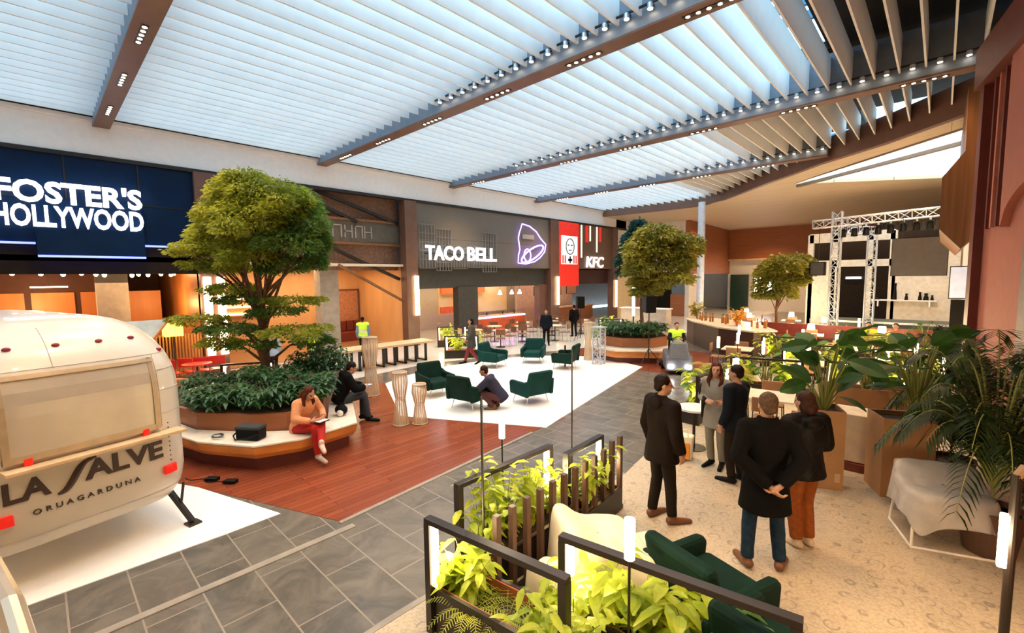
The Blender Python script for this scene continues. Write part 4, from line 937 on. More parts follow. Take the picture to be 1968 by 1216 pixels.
pp_=thing('palm_pot','dark pot of the palm at the right edge','pot',(.50,6.75,0)); obj('pot',MB().lathe([(.2,0),(.27,.5),(.25,.5),(.24,.44)],(0,0,0),24),M('dark_clay',(.10,.05,.03),.5),pp_); obj('soil',MB().cyl((0,0,.42),(0,0,.44),.235,n=20),m_soil,pp_)
plant('palm','large dark feathery palm against the salmon wall at the right edge',.50,6.75,.43,2.9,L_dark,204,ls=.32,k=48,spread=1.0,name='palm')
plant('palm','second dark palm standing behind the covered chair before the salmon wall',.22,8.7,.3,3.0,L_dark,205,ls=.30,k=40,spread=.95,name='palm')
pp_=thing('palm_pot','dark pot standing behind the covered chair','pot',(.22,8.7,0)); obj('pot',MB().lathe([(.2,0),(.27,.36),(.25,.36),(.24,.3)],(0,0,0),24),bpy.data.materials['dark_clay'],pp_)
# =============== chairs ===============
m_green=M('dark_green_velvet',(.004,.022,.015),.75,var=.25,sc=4,coat=0); m_green2=M('teal_green_velvet',(.005,.042,.036),.7,var=.2,sc=4)
def armchair(label,x,y,rz,mat=None,leg=m_chrome):
    t=thing('armchair',label,'armchair',(x,y,0),rz,'dark green armchairs'); mat=mat or m_green
    obj('seat',MB().box(-.30,.30,-.26,.34,.22,.42),mat,t,bev=.05)
    b=MB().add([(-.36,-.30,.22),(.36,-.30,.22),(.36,-.16,.22),(-.36,-.16,.22),(-.33,-.46,.80),(.33,-.46,.80),(.33,-.34,.82),(-.33,-.34,.82)],[(0,3,2,1),(4,5,6,7),(0,1,5,4),(1,2,6,5),(2,3,7,6),(3,0,4,7)])
    obj('backrest',b,mat,t,bev=.05)
    for s in (-1,1):
        a=sorted((s*.30,s*.40)); m_=MB(); pr=[(-.36,.22),(.33,.22),(.36,.50),(.30,.55),(-.2,.56),(-.40,.62)]
        m_.add([(a[0],p,q) for p,q in pr]+[(a[1],p,q) for p,q in pr],[tuple(range(6)),tuple(range(11,5,-1))]+[(i,6+i,6+(i+1)%6,(i+1)%6) for i in range(6)])
        obj('armrest',m_,mat,t,bev=.04)
        for yy in (-.22,.26): obj('leg',MB().cyl((s*.26,yy,.23),(s*.32,yy*1.15,0),.011,.008,8),leg,t)
    return t
AC=[(-9.2,6.85,-1.75,'with open side to the right, at the left of the white platform'),(-7.72,6.68,.15,'seen from behind beside the crouching man'),(-6.95,7.95,1.35,'facing left to the right of the crouching man'),(-10.7,10.35,-1.3,'on the far left side of the white platform'),(-10.2,11.8,-2.6,'at the far edge of the white platform, facing the camera'),(-8.75,11.7,1.9,'at the far right side of the white platform, facing left')]
for x,y,r,l in AC: armchair('dark green armchair '+l,x,y,r,m_green2 if 'far edge' in l or 'left' in l[:30] else None)
armchair('dark green armchair in the foreground seen from above beside the second planter',-1.28,3.72,-.32)
armchair('dark green armchair cropped by the bottom edge of the picture',-.62,3.28,-.2)
def drape(label,x,y,rz,w,d,hs,hb,mat,seed,hem=.12,name='dust_cover',legs=None,sheer=False):
    """cloth thrown over a chair: rings falling from the top outline"""
    t=thing(name,label,'cover',(x,y,0),rz); R=random.Random(seed); n=72; rings=[]
    def topz(px,py):  # seat/back profile under the cloth; back at -y
        k=max(0,min(1,(-(py)+.05)/(d*.5))); return hs+(hb-hs)*(k*k*(3-2*k))
    V=[];F=[]; ks=[0,.25,.5,.7,.85,.95,1.0]
    for k in ks:
        for j in range(n):
            a=2*PI*j/n;c,s=math.cos(a),math.sin(a); X=w/2*k*math.copysign(abs(c)**.5,c);Y=d/2*k*math.copysign(abs(s)**.5,s)
            Z=topz(X,Y)+.02*noise.noise(Vector((X*6,Y*6,seed)))-(.06 if k==1 else 0)-.02*k**6; V.append((X,Y,Z))
    for q,fr in enumerate((.25,.5,.75,1.0)):
        for j in range(n):
            a=2*PI*j/n;c,s=math.cos(a),math.sin(a); fl_=1+.10*fr+.07*fr*math.sin(a*9+seed+1.5*math.sin(a*3))*(.5+noise.noise(Vector((c*2,s*2,seed))))
            X=w/2*fl_*math.copysign(abs(c)**.5,c);Y=d/2*fl_*math.copysign(abs(s)**.5,s); z0=topz(w/2*math.copysign(abs(c)**.5,c),d/2*math.copysign(abs(s)**.5,s))-.06
            hz=hem*(1+.7*noise.noise(Vector((c*1.5,s*1.5,seed+4)))); V.append((X,Y,z0+(hz-z0)*fr))
    tot=len(ks)+4
    F=[(i*n+j,i*n+(j+1)%n,(i+1)*n+(j+1)%n,(i+1)*n+j) for i in range(tot-1) for j in range(n)]
    o=obj('cloth',MB().add(V,F),mat,t,smooth=True); so=o.modifiers.new('th','SOLIDIFY');so.thickness=.006; so.offset=1; sb=o.modifiers.new('sub','SUBSURF');sb.levels=1;sb.render_levels=1
    return t
m_cloth=M('cream_dust_sheet',(.80,.70,.50),.8,var=.06,bump=.3,bsc=8); m_plast=M('milky_plastic_sheet',(.62,.60,.57),.25,var=.12,bump=.9,bsc=9,trans=.0,alpha=.58)
drape('cream cloth cover over an armchair behind the slatted divider',-2.25,3.52,-.6,.80,.80,.52,.72,m_cloth,1,.05)
drape('cream cloth cover beside the pole lamp tube, right of the larger covered chair',-1.82,3.72,-.3,.62,.62,.45,.6,m_cloth,2,.05)
drape('cream cloth cover behind the near planter, partly hidden by its rail',-2.25,2.98,.3,.6,.42,.40,.55,m_cloth,3,.03)
drape('pale cloth cover at the bottom edge beneath the long rail',-.98,3.22,.2,.55,.5,.38,.5,m_cloth,4,.05)
cc=thing('covered_chair','white framed chair under milky plastic sheet at the right','chair',(.13,6.72,0),.35)
m_wm=M('white_metal_leg',(.85,.8,.72),.4)
for s in (-1,1):
    obj('leg',MB().tube([(s*.34,-.28,.45),(s*.36,-.33,.02),(s*.36,.30,.02),(s*.33,.26,.45)],.014,8),m_wm,cc)
obj('stretcher',MB().tube([(-.36,-.33,.02),(.36,-.33,.02)],.014,8),m_wm,cc); obj('seat',MB().box(-.36,.36,-.3,.3,.32,.44),M('tan_seat',(.45,.28,.14),.7),cc,bev=.04); obj('backrest',MB().box(-.36,.36,.22,.32,.4,.78),bpy.data.materials['tan_seat'],cc,bev=.04)
drape('milky plastic sheet draped over the white framed chair at the right',.13,6.72,.35+PI,.80,.68,.62,.80,m_plast,5,.24,name='plastic_cover')
# =============== people ===============
m_skin=M('skin',(.45,.23,.14),.5,var=.06,sss=.1); m_eye=M('eye_dark',(.03,.02,.015),.2); m_lip=M('lip',(.45,.16,.12),.5)
def remesh(mb,vox,name,mat,parent,sm=4,fold=0,fs=6,seed=0):
    me=bpy.data.meshes.new('tmp');me.from_pydata(mb.v,[],mb.f);o=link(bpy.data.objects.new('tmp',me))
    r=o.modifiers.new('r','REMESH');r.mode='VOXEL';r.voxel_size=vox;r.use_smooth_shade=True
    s=o.modifiers.new('s','SMOOTH');s.iterations=sm;s.factor=.5
    dg=bpy.context.evaluated_depsgraph_get(); m2=bpy.data.meshes.new_from_object(o.evaluated_get(dg)); bpy.data.objects.remove(o);bpy.data.meshes.remove(me)
    if fold:
        no=[v.normal.copy() for v in m2.vertices]
        for v,n_ in zip(m2.vertices,no):
            p=v.co; k=noise.noise(Vector((p.x*fs,p.y*fs,p.z*fs*.45+seed)))+.5*noise.noise(Vector((p.x*fs*2.3,p.y*fs*2.3,p.z*fs*1.3-seed))); v.co=p+n_*fold*k
    m2.materials.clear();m2.materials.append(mat); m2.name=name
    m2.polygons.foreach_set('use_smooth',[True]*len(m2.polygons)); m2.polygons.foreach_set('material_index',[0]*len(m2.polygons))
    ob=link(bpy.data.objects.new(name,m2));ob.parent=parent;BASE[ob.name]=BASE[parent.name];return ob
STAND=dict(pel=(0,0,.94),ch=(0,.0,1.24),nk=(0,-.01,1.45),hd=(0,.02,1.60),hipR=(.09,0,.90),hipL=(-.09,0,.90),kR=(.10,.03,.49),kL=(-.10,.03,.49),aR=(.11,-.03,.08),aL=(-.11,-.03,.08),tR=(.14,.15,.03),tL=(-.14,.15,.03),
  sR=(.18,0,1.39),sL=(-.18,0,1.39),eR=(.24,-.03,1.11),eL=(-.24,-.03,1.11),wR=(.25,.06,.87),wL=(-.25,.06,.87),fR=(.24,.10,.78),fL=(-.24,.10,.78))
def ringloft(mb,rings,n=22):
    """rings: (centre,right,fwd,rx,ry)"""
    V=[]
    for c,r,f,rx,ry in rings:
        for j in range(n):
            a=2*PI*j/n;V.append(Vector(c)+r*rx*math.cos(a)+f*ry*math.sin(a))
    k=len(rings);F=[(i*n+j,i*n+(j+1)%n,(i+1)*n+(j+1)%n,(i+1)*n+j) for i in range(k-1) for j in range(n)]+[tuple(range(n-1,-1,-1)),tuple(range((k-1)*n,k*n))]
    mb.add(V,F)
def hand(mb,w,f,S,curl=.5,side=1):
    """palm from wrist w towards f, four unequal bent fingers and a thumb"""
    w=Vector(w);f=Vector(f);d=(f-w).normalized();x=Vector((1,0,0)); s=d.cross(x)
    if s.length<.3:s=d.cross(Vector((0,1,0)))
    s.normalize(); nrm=s.cross(d).normalized()*side   # palm normal points to the body
    pc=w+d*.045*S; mb.cap(w,w+d*.05*S,.026*S,.030*S,10)
    for q in (-1,0,1): mb.cap(w+d*.02*S+s*q*.014*S,w+d*.085*S+s*q*.024*S,.015*S,.013*S,8)
    for i,(o,l) in enumerate(((-.033,.070),(-.011,.080),(.011,.074),(.033,.058))):
        b=w+d*.088*S+s*o*S; m_=b+(d*math.cos(curl*.5)-nrm*math.sin(curl*.5))*l*.5*S; e=m_+(d*math.cos(curl*1.5)-nrm*math.sin(curl*1.5))*l*.5*S
        mb.cap(b,m_,.0095*S,.009*S,8); mb.cap(m_,e,.009*S,.0075*S,8)
    b=w+d*.03*S-s*.03*S; m_=b+(d*.6-s*.6-nrm*.3)*.045*S; mb.cap(b,m_,.012*S,.010*S,8); mb.cap(m_,m_+(d*.85-nrm*.4)*.03*S,.010*S,.008*S,8)
def person(label,x,y,rz,H=1.75,pose=None,out=None,z=0,vox=.012,head=(0,0),hair='short',hairmat=None,handcurl=.5,extra=None):
    S=H/1.75;t=thing('person',label,'person',(x,y,z),rz); J={k:Vector(v) for k,v in STAND.items()}
    for k,v in (pose or {}).items(): J[k]=Vector(v)
    J={k:v*S for k,v in J.items()}; o=dict(top=('jacket',m_blk2,.02,.0),hem=.80,sleeve=1.0,trs=m_blk2,shoe=m_blk2,trk=1.0,flare=1.0); o.update(out or {})
    R_=(J['sR']-J['sL']).normalized(); up=(J['nk']-J['ch']).normalized(); F_=up.cross(R_).normalized()
    if F_.dot(Vector((0,1,0)))<0 and abs(F_.y)>.9: F_=-F_
    Rp=(J['hipR']-J['hipL']).normalized(); upp=(J['ch']-J['pel']).normalized(); Fp=upp.cross(Rp).normalized()
    def torso(mb,g,low=True):
        ringloft(mb,[(J['pel']-upp*.10*S,Rp,Fp,(.155+g)*S,(.105+g)*S),(J['pel'],Rp,Fp,(.165+g)*S,(.115+g)*S),(J['pel'].lerp(J['ch'],.45),Rp,Fp,(.145+g)*S,(.10+g)*S),(J['ch'],R_,F_,(.165+g)*S,(.115+g)*S),(J['ch'].lerp(J['nk'],.6),R_,F_,(.165+g)*S,(.10+g)*S),(J['nk']-up*.03*S,R_,F_,(.10+g)*S,(.075+g)*S),(J['nk']+up*.01*S,R_,F_,.055*S,.055*S)])
        mb.cap(J['sL'],J['sR'],(.058+g)*S,(.058+g)*S)
    b=MB(); torso(b,0)
    for s in 'RL':
        b.cap(J['s'+s],J['e'+s],.048*S,.038*S); b.cap(J['e'+s],J['w'+s],.038*S,.025*S)
        b.cap(J['hip'+s],J['k'+s],.082*S,.055*S); b.cap(J['k'+s],J['k'+s].lerp(J['a'+s],.35),.052*S,.054*S); b.cap(J['k'+s].lerp(J['a'+s],.35),J['a'+s],.054*S,.036*S)
        b.cap(J['a'+s]-Vector((0,0,.02*S)),J['t'+s],.038*S,.026*S); hand(b,J['w'+s],J['f'+s],S,handcurl,1 if s=='R' else -1)
    # head
    hm=(Matrix.Rotation(head[0],3,'Z')@Matrix.Rotation(head[1],3,'X')); hc=J['hd']
    b.cap(J['nk'],hc-Vector((0,0,.05*S)),.055*S,.052*S)
    H_=lambda v:hc+hm@(Vector(v)*S)
    b.ell(hc+hm@Vector((0,-.012*S,.03*S)),(.076*S,.092*S,.092*S),16,10,hm); b.ell(H_((0,.022,-.035)),(.060*S,.068*S,.075*S),14,10,hm); b.cap(H_((0,.055,-.085)),H_((0,.062,-.080)),.028*S,.024*S,10)
    b.cap(H_((0,.085,.022)),H_((0,.108,-.018)),.009*S,.014*S,8); b.cap(H_((-.035,.072,.032)),H_((.035,.072,.032)),.014*S,.014*S,8)
    b.cap(H_((-.022,.080,-.052)),H_((.022,.080,-.052)),.011*S,.011*S,8)
    for s in (-1,1): b.ell(H_((s*.076,-.008,-.005)),(.010*S,.020*S,.031*S),8,6,hm); b.cap(H_((s*.038,.06,-.02)),H_((s*.03,.065,-.03)),.02*S,.018*S,8)
    remesh(b,vox*.62,'body',m_skin,t,2)
    if vox<=.014:
        for s in (-1,1): obj('eye',MB().ell(H_((s*.030,.081,.006)),(.008*S,.006*S,.005*S),10,6,hm),m_eye,t,smooth=True)
        obj('mouth',MB().ell(H_((0,.092,-.053)),(.021*S,.006*S,.006*S),10,6,hm),m_lip,t,smooth=True)
    # hair
    h=MB(); h.ell(hc+hm@Vector((0,-.022*S,.042*S)),(.084*S,.096*S,.090*S),16,10,hm)
    if hair=='short': h.ell(H_((0,-.055,-.015)),(.070*S,.055*S,.065*S),12,8,hm)
    if hair=='long':
        h.ell(H_((0,-.06,-.04)),(.082*S,.065*S,.12*S),12,8,hm)
        for s in (-1,1): h.tube([H_((s*.07,.0,.02)),H_((s*.082,.005,-.08)),J['sR' if s>0 else 'sL'].lerp(J['nk'],.42)+F_*.075*S,J['sR' if s>0 else 'sL'].lerp(J['ch'],.5)+F_*.10*S-R_*s*.03*S],[.03*S,.036*S,.034*S,.012*S],10)
        h.tube([H_((0,-.07,.0)),H_((0,-.09,-.10)),J['nk']-F_*.10*S-Vector((0,0,.03*S)),J['ch'].lerp(J['nk'],.35)-F_*.14*S],[.06*S,.075*S,.075*S,.03*S],12)
    if hair=='bob': h.ell(H_((0,-.045,-.045)),(.098*S,.085*S,.105*S),14,9,hm)
    if hair!='none': remesh(h,vox*.8,'hair',hairmat or m_hair,t,3,.004,30)
    # trousers
    g=.016; tr=MB(); ringloft(tr,[(J['pel']-upp*.11*S,Rp,Fp,(.15+g)*S,(.105+g)*S),(J['pel'],Rp,Fp,(.165+g)*S,(.115+g)*S),(J['pel']+upp*.07*S,Rp,Fp,(.15+g)*S,(.105+g)*S)])
    for s in 'RL':
        k=o['trk']; an=J['a'+s].lerp(J['k'+s],.06)
        tr.cap(J['hip'+s],J['k'+s],.095*S,.068*S*k); tr.cap(J['k'+s],J['k'+s].lerp(an,.4),.068*S*k,.066*S*k); tr.tube([J['k'+s].lerp(an,.35),J['k'+s].lerp(an,.7),an],[.066*S*k,.060*S*k,.058*S*k],14)
    remesh(tr,vox,'trousers',o['trs'],t,3,.006*S,7,seed=x)
    for s in 'RL':
        sh=MB(); A=J['a'+s];T=J['t'+s]; d=(T-A); d.normalize(); sh.cap(A-Vector((0,0,.03*S))-d*.03*S,T+d*.03*S,.047*S,.034*S); sh.cap(A+Vector((0,0,.03*S)),A-Vector((0,0,.02*S)),.048*S,.046*S)
        remesh(sh,max(.008,vox*.7),'shoe',o['shoe'],t,2)
    # upper garment
    kind,mt,g,_=o['top']; tp=MB(); torso(tp,g)
    hem=o['hem']*S; seated=J['kR'].z>J['pel'].z-.2*S
    if not seated:
        c0=J['pel']; fx=o['flare']; rr=[(c0+Vector((0,0,.02*S)),Rp,Fp,(.165+g)*S,(.115+g)*S)]
        c1=Vector((c0.x,c0.y,hem)); 
        for q in (.35,.7,1): rr.append((c0.lerp(c1,q),Rp,Fp,(.165+g+.025*q*fx)*S,(.12+g+.025*q*fx)*S))
        ringloft(tp,rr)
    for s in 'RL':
        k=g; e=J['e'+s];w_=e.lerp(J['w'+s],o['sleeve']*.96)
        tp.cap(J['s'+s],e,(.056+k)*S,(.047+k*.9)*S); tp.tube([e-(w_-e)*.05,e.lerp(w_,.5),w_],[(.047+k*.9)*S,(.043+k*.8)*S,(.038+k*.7)*S],14)
    if kind in('coat','hood'):
        for i in range(9):
            a=PI+PI*i/8 ; p=J['nk']+up*.015*S+R_*math.cos(a)*.075*S+F_*math.sin(a)*.06*S; tp.cap(p+up*.02*S,p-up*.03*S,.022*S,.034*S,8)
    if kind=='hood': tp.ell(J['nk']-F_*.10*S-up*.03*S,(.12*S,.07*S,.08*S))
    remesh(tp,vox,{'coat':'coat','hood':'jacket','jacket':'jacket','shirt':'sweater','vest':'jacket'}[kind],mt,t,3,.008*S,5,seed=y)
    if kind=='vest':
        vt=MB(); torso(vt,g+.022); remesh(vt,vox,'safety_vest',m_hiviz,t,2)
        bd=MB(); 
        for q in (.25,.62):
            c=J['pel'].lerp(J['ch'],q); ringloft(bd,[(c-upp*.025*S,Rp,Fp,(.178+g)*S,(.132+g)*S),(c+upp*.025*S,Rp,Fp,(.178+g)*S,(.132+g)*S)])
        obj('reflective_band',bd,M('reflective_grey',(.7,.7,.7),.3),t)
    if extra: extra(t,J,S)
    return t
m_hair=M('dark_brown_hair',(.012,.006,.004),.5,var=.3,sc=30); m_hair2=M('grey_brown_hair',(.085,.05,.03),.55,var=.3,sc=30); m_hair3=M('brown_hair',(.035,.013,.008),.45,var=.3,sc=30); m_hairr=M('auburn_hair',(.07,.018,.008),.45,var=.3,sc=30)
m_hiviz=M('high_visibility_yellow',(.55,.85,.03),.6,es=.12,ec=(.6,.9,.05))
m_coat=M('black_wool_coat',(.0035,.003,.003),.9,var=.3,sc=40); m_puff=M('black_padded_jacket',(.005,.004,.004),.55,var=.3,bump=.6,bsc=14); m_dkbr=M('very_dark_brown_jacket',(.009,.005,.003),.7)
m_jean=M('blue_jeans',(.012,.028,.05),.8,var=.3,sc=20); m_dktr=M('charcoal_trousers',(.014,.010,.007),.8); m_rustt=M('rust_corduroy',(.24,.065,.015),.8,var=.15,sc=25); m_redt=M('red_trousers',(.38,.02,.015),.7)
m_tan=M('tan_leather_shoe',(.14,.05,.018),.5); m_grey=M('light_grey_knit',(.22,.20,.17),.85); m_navyj=M('dark_navy_jacket',(.005,.008,.014),.7); m_peachs=M('peach_sweater',(.62,.27,.13),.85,var=.12,sc=25); m_gre=M('grey_trousers',(.20,.18,.14),.8); m_plum=M('slate_plum_sweater',(.035,.033,.055),.8); m_camel=M('camel_trousers',(.40,.24,.12),.8)
# A : long coat, hands behind back
person('person in a long black coat seen from behind, hands clasped at the back, blue jeans',-1.17,4.86,math.radians(28),1.83,
  dict(eR=(.27,-.12,1.14),wR=(.07,-.21,.92),fR=(-.02,-.22,.86),eL=(-.27,-.11,1.14),wL=(-.01,-.20,.90),fL=(.06,-.235,.84),kL=(-.12,.02,.49),aL=(-.14,-.02,.08),tL=(-.19,.15,.03),kR=(.12,.03,.49),aR=(.15,.0,.08),tR=(.23,.15,.03)),
  dict(top=('coat',m_coat,.028,0),hem=.60,trs=m_jean,shoe=m_tan,flare=1.6),vox=.011,head=(.1,-.05),hairmat=m_hair2,handcurl=.9)
person('person in a short black jacket standing left of the group, right arm hanging, dark trousers',-2.33,5.02,math.radians(-25),1.82,
  dict(eR=(.26,-.02,1.12),wR=(.26,.05,.88),fR=(.25,.09,.79),kR=(.1,.05,.49),aR=(.13,.06,.08),tR=(.17,.24,.03)),
  dict(top=('hood',m_dkbr,.032,0),hem=.74,trs=m_dktr,shoe=m_tan,flare=1.3),vox=.012,head=(-.5,-.1),hairmat=m_hair)
person('person with long auburn hair and light grey knit dress under a dark jacket',-2.42,7.08,math.radians(178),1.66,
  dict(eR=(.24,-.02,1.12),wR=(.10,.20,1.10),fR=(.02,.24,1.12),eL=(-.24,-.02,1.12),wL=(-.28,.12,1.02),fL=(-.28,.2,1.0),kR=(.07,.05,.49),aR=(.06,-.02,.08),tR=(.10,.15,.03)),
  dict(top=('shirt',m_grey,.018,0),hem=.66,trs=m_gre,shoe=m_blk2,trk=1.0),vox=.013,head=(.3,0),hair='long',hairmat=m_hairr,
  extra=lambda t,J,S: remesh((lambda m_:(m_.cap(J['sR'],J['eR'],.07*S,.062*S),m_.cap(J['eR'],J['wR'],.06*S,.05*S),m_.cap(J['sL'],J['eL'],.07*S,.062*S),m_.cap(J['eL'],J['wL'],.06*S,.05*S),[m_.tube([J['s'+s].lerp(J['nk'],.35)-Vector((0,.03*(1 if 1 else 0),0)),Vector((J['s'+s].x*.92,-.04,1.1*S)),Vector((J['s'+s].x*.98,-.04,.78*S))],[.07*S,.085*S,.08*S],12) for s in 'RL'],ringloft(m_,[(Vector((0,-.06,z_))*1,Vector((1,0,0)),Vector((0,1,0)),.17*S,.10*S) for z_ in (.78*S,1.1*S,1.38*S)]),m_)[-1])(MB()),.014,'jacket',m_dkbr,t,3,.006,5))
person('person in a dark navy jacket between the grey knit dress and the long coat',-2.02,6.72,math.radians(75),1.72,
  dict(eR=(.25,.06,1.13),wR=(.14,.26,1.08),fR=(.08,.33,1.08)),dict(top=('jacket',m_navyj,.028,0),hem=.8,trs=m_dktr,shoe=m_blk2),vox=.014,head=(.2,-.15),hairmat=m_hair)
person('person with brown bobbed hair, black padded jacket and rust corduroy trousers',-.98,5.56,math.radians(52),1.74,
  dict(eR=(.26,.0,1.13),wR=(.20,.18,1.02),fR=(.14,.25,1.0),eL=(-.25,.05,1.13),wL=(-.12,.22,1.05),fL=(-.05,.27,1.05),aL=(-.07,-.03,.08),aR=(.08,-.02,.08),kL=(-.08,.03,.49),kR=(.08,.03,.49),tR=(.1,.15,.03),tL=(-.09,.15,.03)),
  dict(top=('hood',m_puff,.045,0),hem=.80,trs=m_rustt,shoe=M('pale_shoe',(.6,.45,.3),.6),trk=1.1),vox=.012,head=(.15,-.1),hair='bob',hairmat=m_hair3)
# seated person, legs crossed, looking down at notebook
SIT=dict(pel=(0,0,.10),ch=(0,.10,.38),nk=(0,.17,.57),hd=(0,.25,.68),hipR=(.09,.02,.07),hipL=(-.09,.02,.07),sR=(.17,.15,.52),sL=(-.17,.15,.52))
def sit(**k): d=dict(SIT);d.update(k);return d
def book(t,J,S):
    n_=thing('notebook','dark notebook held on the crossed red knees','notebook',tuple(BASE[t.name]@((J['wR']+J['wL'])/2+Vector((0,.10,-.02)))),t.rotation_euler.z)
    obj('cover',MB().box(-.10,.10,-.07,.07,-.012,0),m_blk2,n_); obj('pages',MB().box(-.09,.09,-.06,.06,0,.008),m_whitep,n_)
person('seated person in peach sweater and red trousers with crossed legs on the curved bench',-7.62,2.88,math.radians(-72),1.70,
  sit(kR=(.10,.46,.14),aR=(.08,.50,-.33),tR=(.10,.66,-.39),kL=(-.06,.44,.22),aL=(.20,.72,-.06),tL=(.28,.86,-.12),eR=(.27,.22,.30),wR=(.13,.42,.26),fR=(.06,.49,.26),eL=(-.27,.22,.30),wL=(-.12,.42,.27),fL=(-.05,.49,.27)),
  dict(top=('shirt',m_peachs,.022,0),trs=m_redt,shoe=M('beige_shoe',(.55,.38,.28),.5)),z=.46,vox=.014,head=(0,-.55),hair='long',hairmat=m_hairr,extra=book)
def phone(t,J,S):
    n_=thing('mobile_phone','small phone held by the seated person in black','phone',tuple(BASE[t.name]@((J['wR']+J['wL'])/2+Vector((0,.10,.02)))),t.rotation_euler.z)
    obj('case',MB().box(-.04,.04,-.07,.07,-.008,0),m_blk2,n_); obj('display',MB().box(-.036,.036,-.066,.066,0,.002),M('phone_glow',(.5,.6,.8),es=1.5),n_)
person('seated person all in black hunched over a phone at the end of the bench',-8.78,4.12,math.radians(-18),1.78,
  sit(kR=(.11,.46,.12),aR=(.14,.52,-.36),tR=(.18,.68,-.41),kL=(-.10,.46,.12),aL=(-.10,.44,-.36),tL=(-.12,.60,-.41),eR=(.26,.26,.30),wR=(.11,.46,.28),fR=(.05,.53,.28),eL=(-.26,.26,.30),wL=(-.11,.46,.28),fL=(-.05,.53,.28)),
  dict(top=('hood',m_coat,.04,0),trs=M('dark_denim',(.03,.04,.055),.8),shoe=m_blk2),z=.46,vox=.015,head=(0,-.5),hairmat=m_hair,extra=phone)
person('crouching person in a slate sweater and camel trousers on the white platform',-7.17,7.02,math.radians(125),1.72,
  dict(pel=(0,-.12,.30),ch=(0,.10,.58),nk=(0,.22,.76),hd=(0,.30,.88),hipR=(.1,-.10,.28),hipL=(-.1,-.10,.28),kR=(.16,.30,.42),aR=(.13,.02,.08),tR=(.16,.20,.03),kL=(-.16,.32,.40),aL=(-.13,.04,.08),tL=(-.15,.22,.03),sR=(.18,.16,.70),sL=(-.18,.16,.70),eR=(.24,.36,.52),wR=(.10,.50,.42),fR=(.05,.57,.40),eL=(-.24,.36,.52),wL=(-.10,.50,.42),fL=(-.05,.57,.40)),
  dict(top=('shirt',m_plum,.03,0),trs=M('dark_wine_trousers',(.09,.035,.035),.8),shoe=m_tan),vox=.015,head=(0,-.2),hairmat=m_hair3)
WALK=dict(kR=(.09,.16,.50),aR=(.09,.26,.10),tR=(.1,.44,.06),kL=(-.09,.02,.50),aL=(-.09,-.26,.14),tL=(-.1,-.12,.04),eR=(.23,-.1,1.13),wR=(.23,-.02,.90),fR=(.23,.03,.82),eL=(-.23,.05,1.13),wL=(-.23,.2,.95),fL=(-.22,.27,.9))
person('walking person in a dark grey coat and wine red leggings before the taco restaurant',-11.6,10.2,math.radians(140),1.62,WALK,dict(top=('coat',M('grey_coat',(.07,.065,.06),.8),.03,0),hem=.66,trs=M('wine_leggings',(.22,.02,.02),.7),trk=1.0),vox=.022,hair='bob',hairmat=m_hair)
person('standing person in dark clothes facing the camera between the two shop fronts',-12.43,15.26,math.radians(215),1.60,None,dict(top=('jacket',m_navyj,.03,0)),vox=.022,hairmat=m_hair)
person('standing person in black at the counter of the chicken shop',-13.2,18.4,math.radians(60),1.62,None,dict(top=('jacket',m_coat,.03,0)),vox=.024,hairmat=m_hair)
person('person in a yellow safety vest standing right of the big tree trunk',-14.6,6.05,math.radians(200),1.40,None,dict(top=('vest',m_navyj,.02,0),trs=m_navyj),vox=.02,hairmat=m_hair)
person('person in a yellow safety vest behind the long timber table',-16.2,8.65,math.radians(60),1.55,None,dict(top=('vest',M('blue_shirt',(.15,.25,.4),.8),.02,0)),vox=.022,hairmat=m_hair)
person('person in a pale blue top standing behind the big tree trunk',-14.9,4.95,math.radians(100),1.40,None,dict(top=('shirt',M('pale_blue_top',(.3,.38,.5),.8),.02,0)),vox=.022,hairmat=m_hair)
# ride-on scrubber with driver
sc_=thing('floor_scrubber','grey ride-on floor cleaning machine with two white headlights','vehicle',(-5.85,13.6,0),math.radians(-150))
m_sg=M('scrubber_grey',(.12,.125,.14),.4)
obj('body',MB().add([(-.4,-.6,.12),(.4,-.6,.12),(.4,.7,.12),(-.4,.7,.12),(-.38,-.6,.62),(.38,-.6,.62),(.38,.55,.55),(-.38,.55,.55)],[(0,3,2,1),(4,5,6,7),(0,1,5,4),(1,2,6,5),(2,3,7,6),(3,0,4,7)]),m_sg,sc_,bev=.05)
obj('front_cowl',MB().add([(-.3,.3,.5),(.3,.3,.5),(.28,.62,.5),(-.28,.62,.5),(-.25,.3,.95),(.25,.3,.95),(.22,.45,.95),(-.22,.45,.95)],[(0,3,2,1),(4,5,6,7),(0,1,5,4),(1,2,6,5),(2,3,7,6),(3,0,4,7)]),m_sg,sc_,bev=.04)
obj('seat',MB().box(-.22,.22,-.45,-.02,.60,.70),m_blk2,sc_,bev=.03); obj('seat_back',MB().box(-.22,.22,-.55,-.45,.6,1.0),m_blk2,sc_,bev=.03)
obj('squeegee',MB().box(-.48,.48,-.78,-.66,.02,.12),m_blk2,sc_,bev=.02); obj('steering_wheel',MB().tube([(.16*math.cos(a),.24+.08*math.sin(a),.98+.14*math.sin(a)) for a in [2*PI*i/16 for i in range(17)]],.012,6),m_blk2,sc_)
for s in (-1,1):
    obj('headlight',MB().box(s*.25-.08,s*.25+.08,.62,.72,.22,.32),M('headlight_white',(1,1,1),es=14),sc_,bev=.01); obj('wheel',MB().cyl((s*.34,-.35,.13),(s*.44,-.35,.13),.13,n=18),m_blk2,sc_)
obj('front_wheel',MB().cyl((-.06,.45,.12),(.06,.45,.12),.12,n=18),m_blk2,sc_)
hx=BASE[sc_.name]@Vector((0,-.24,.62))
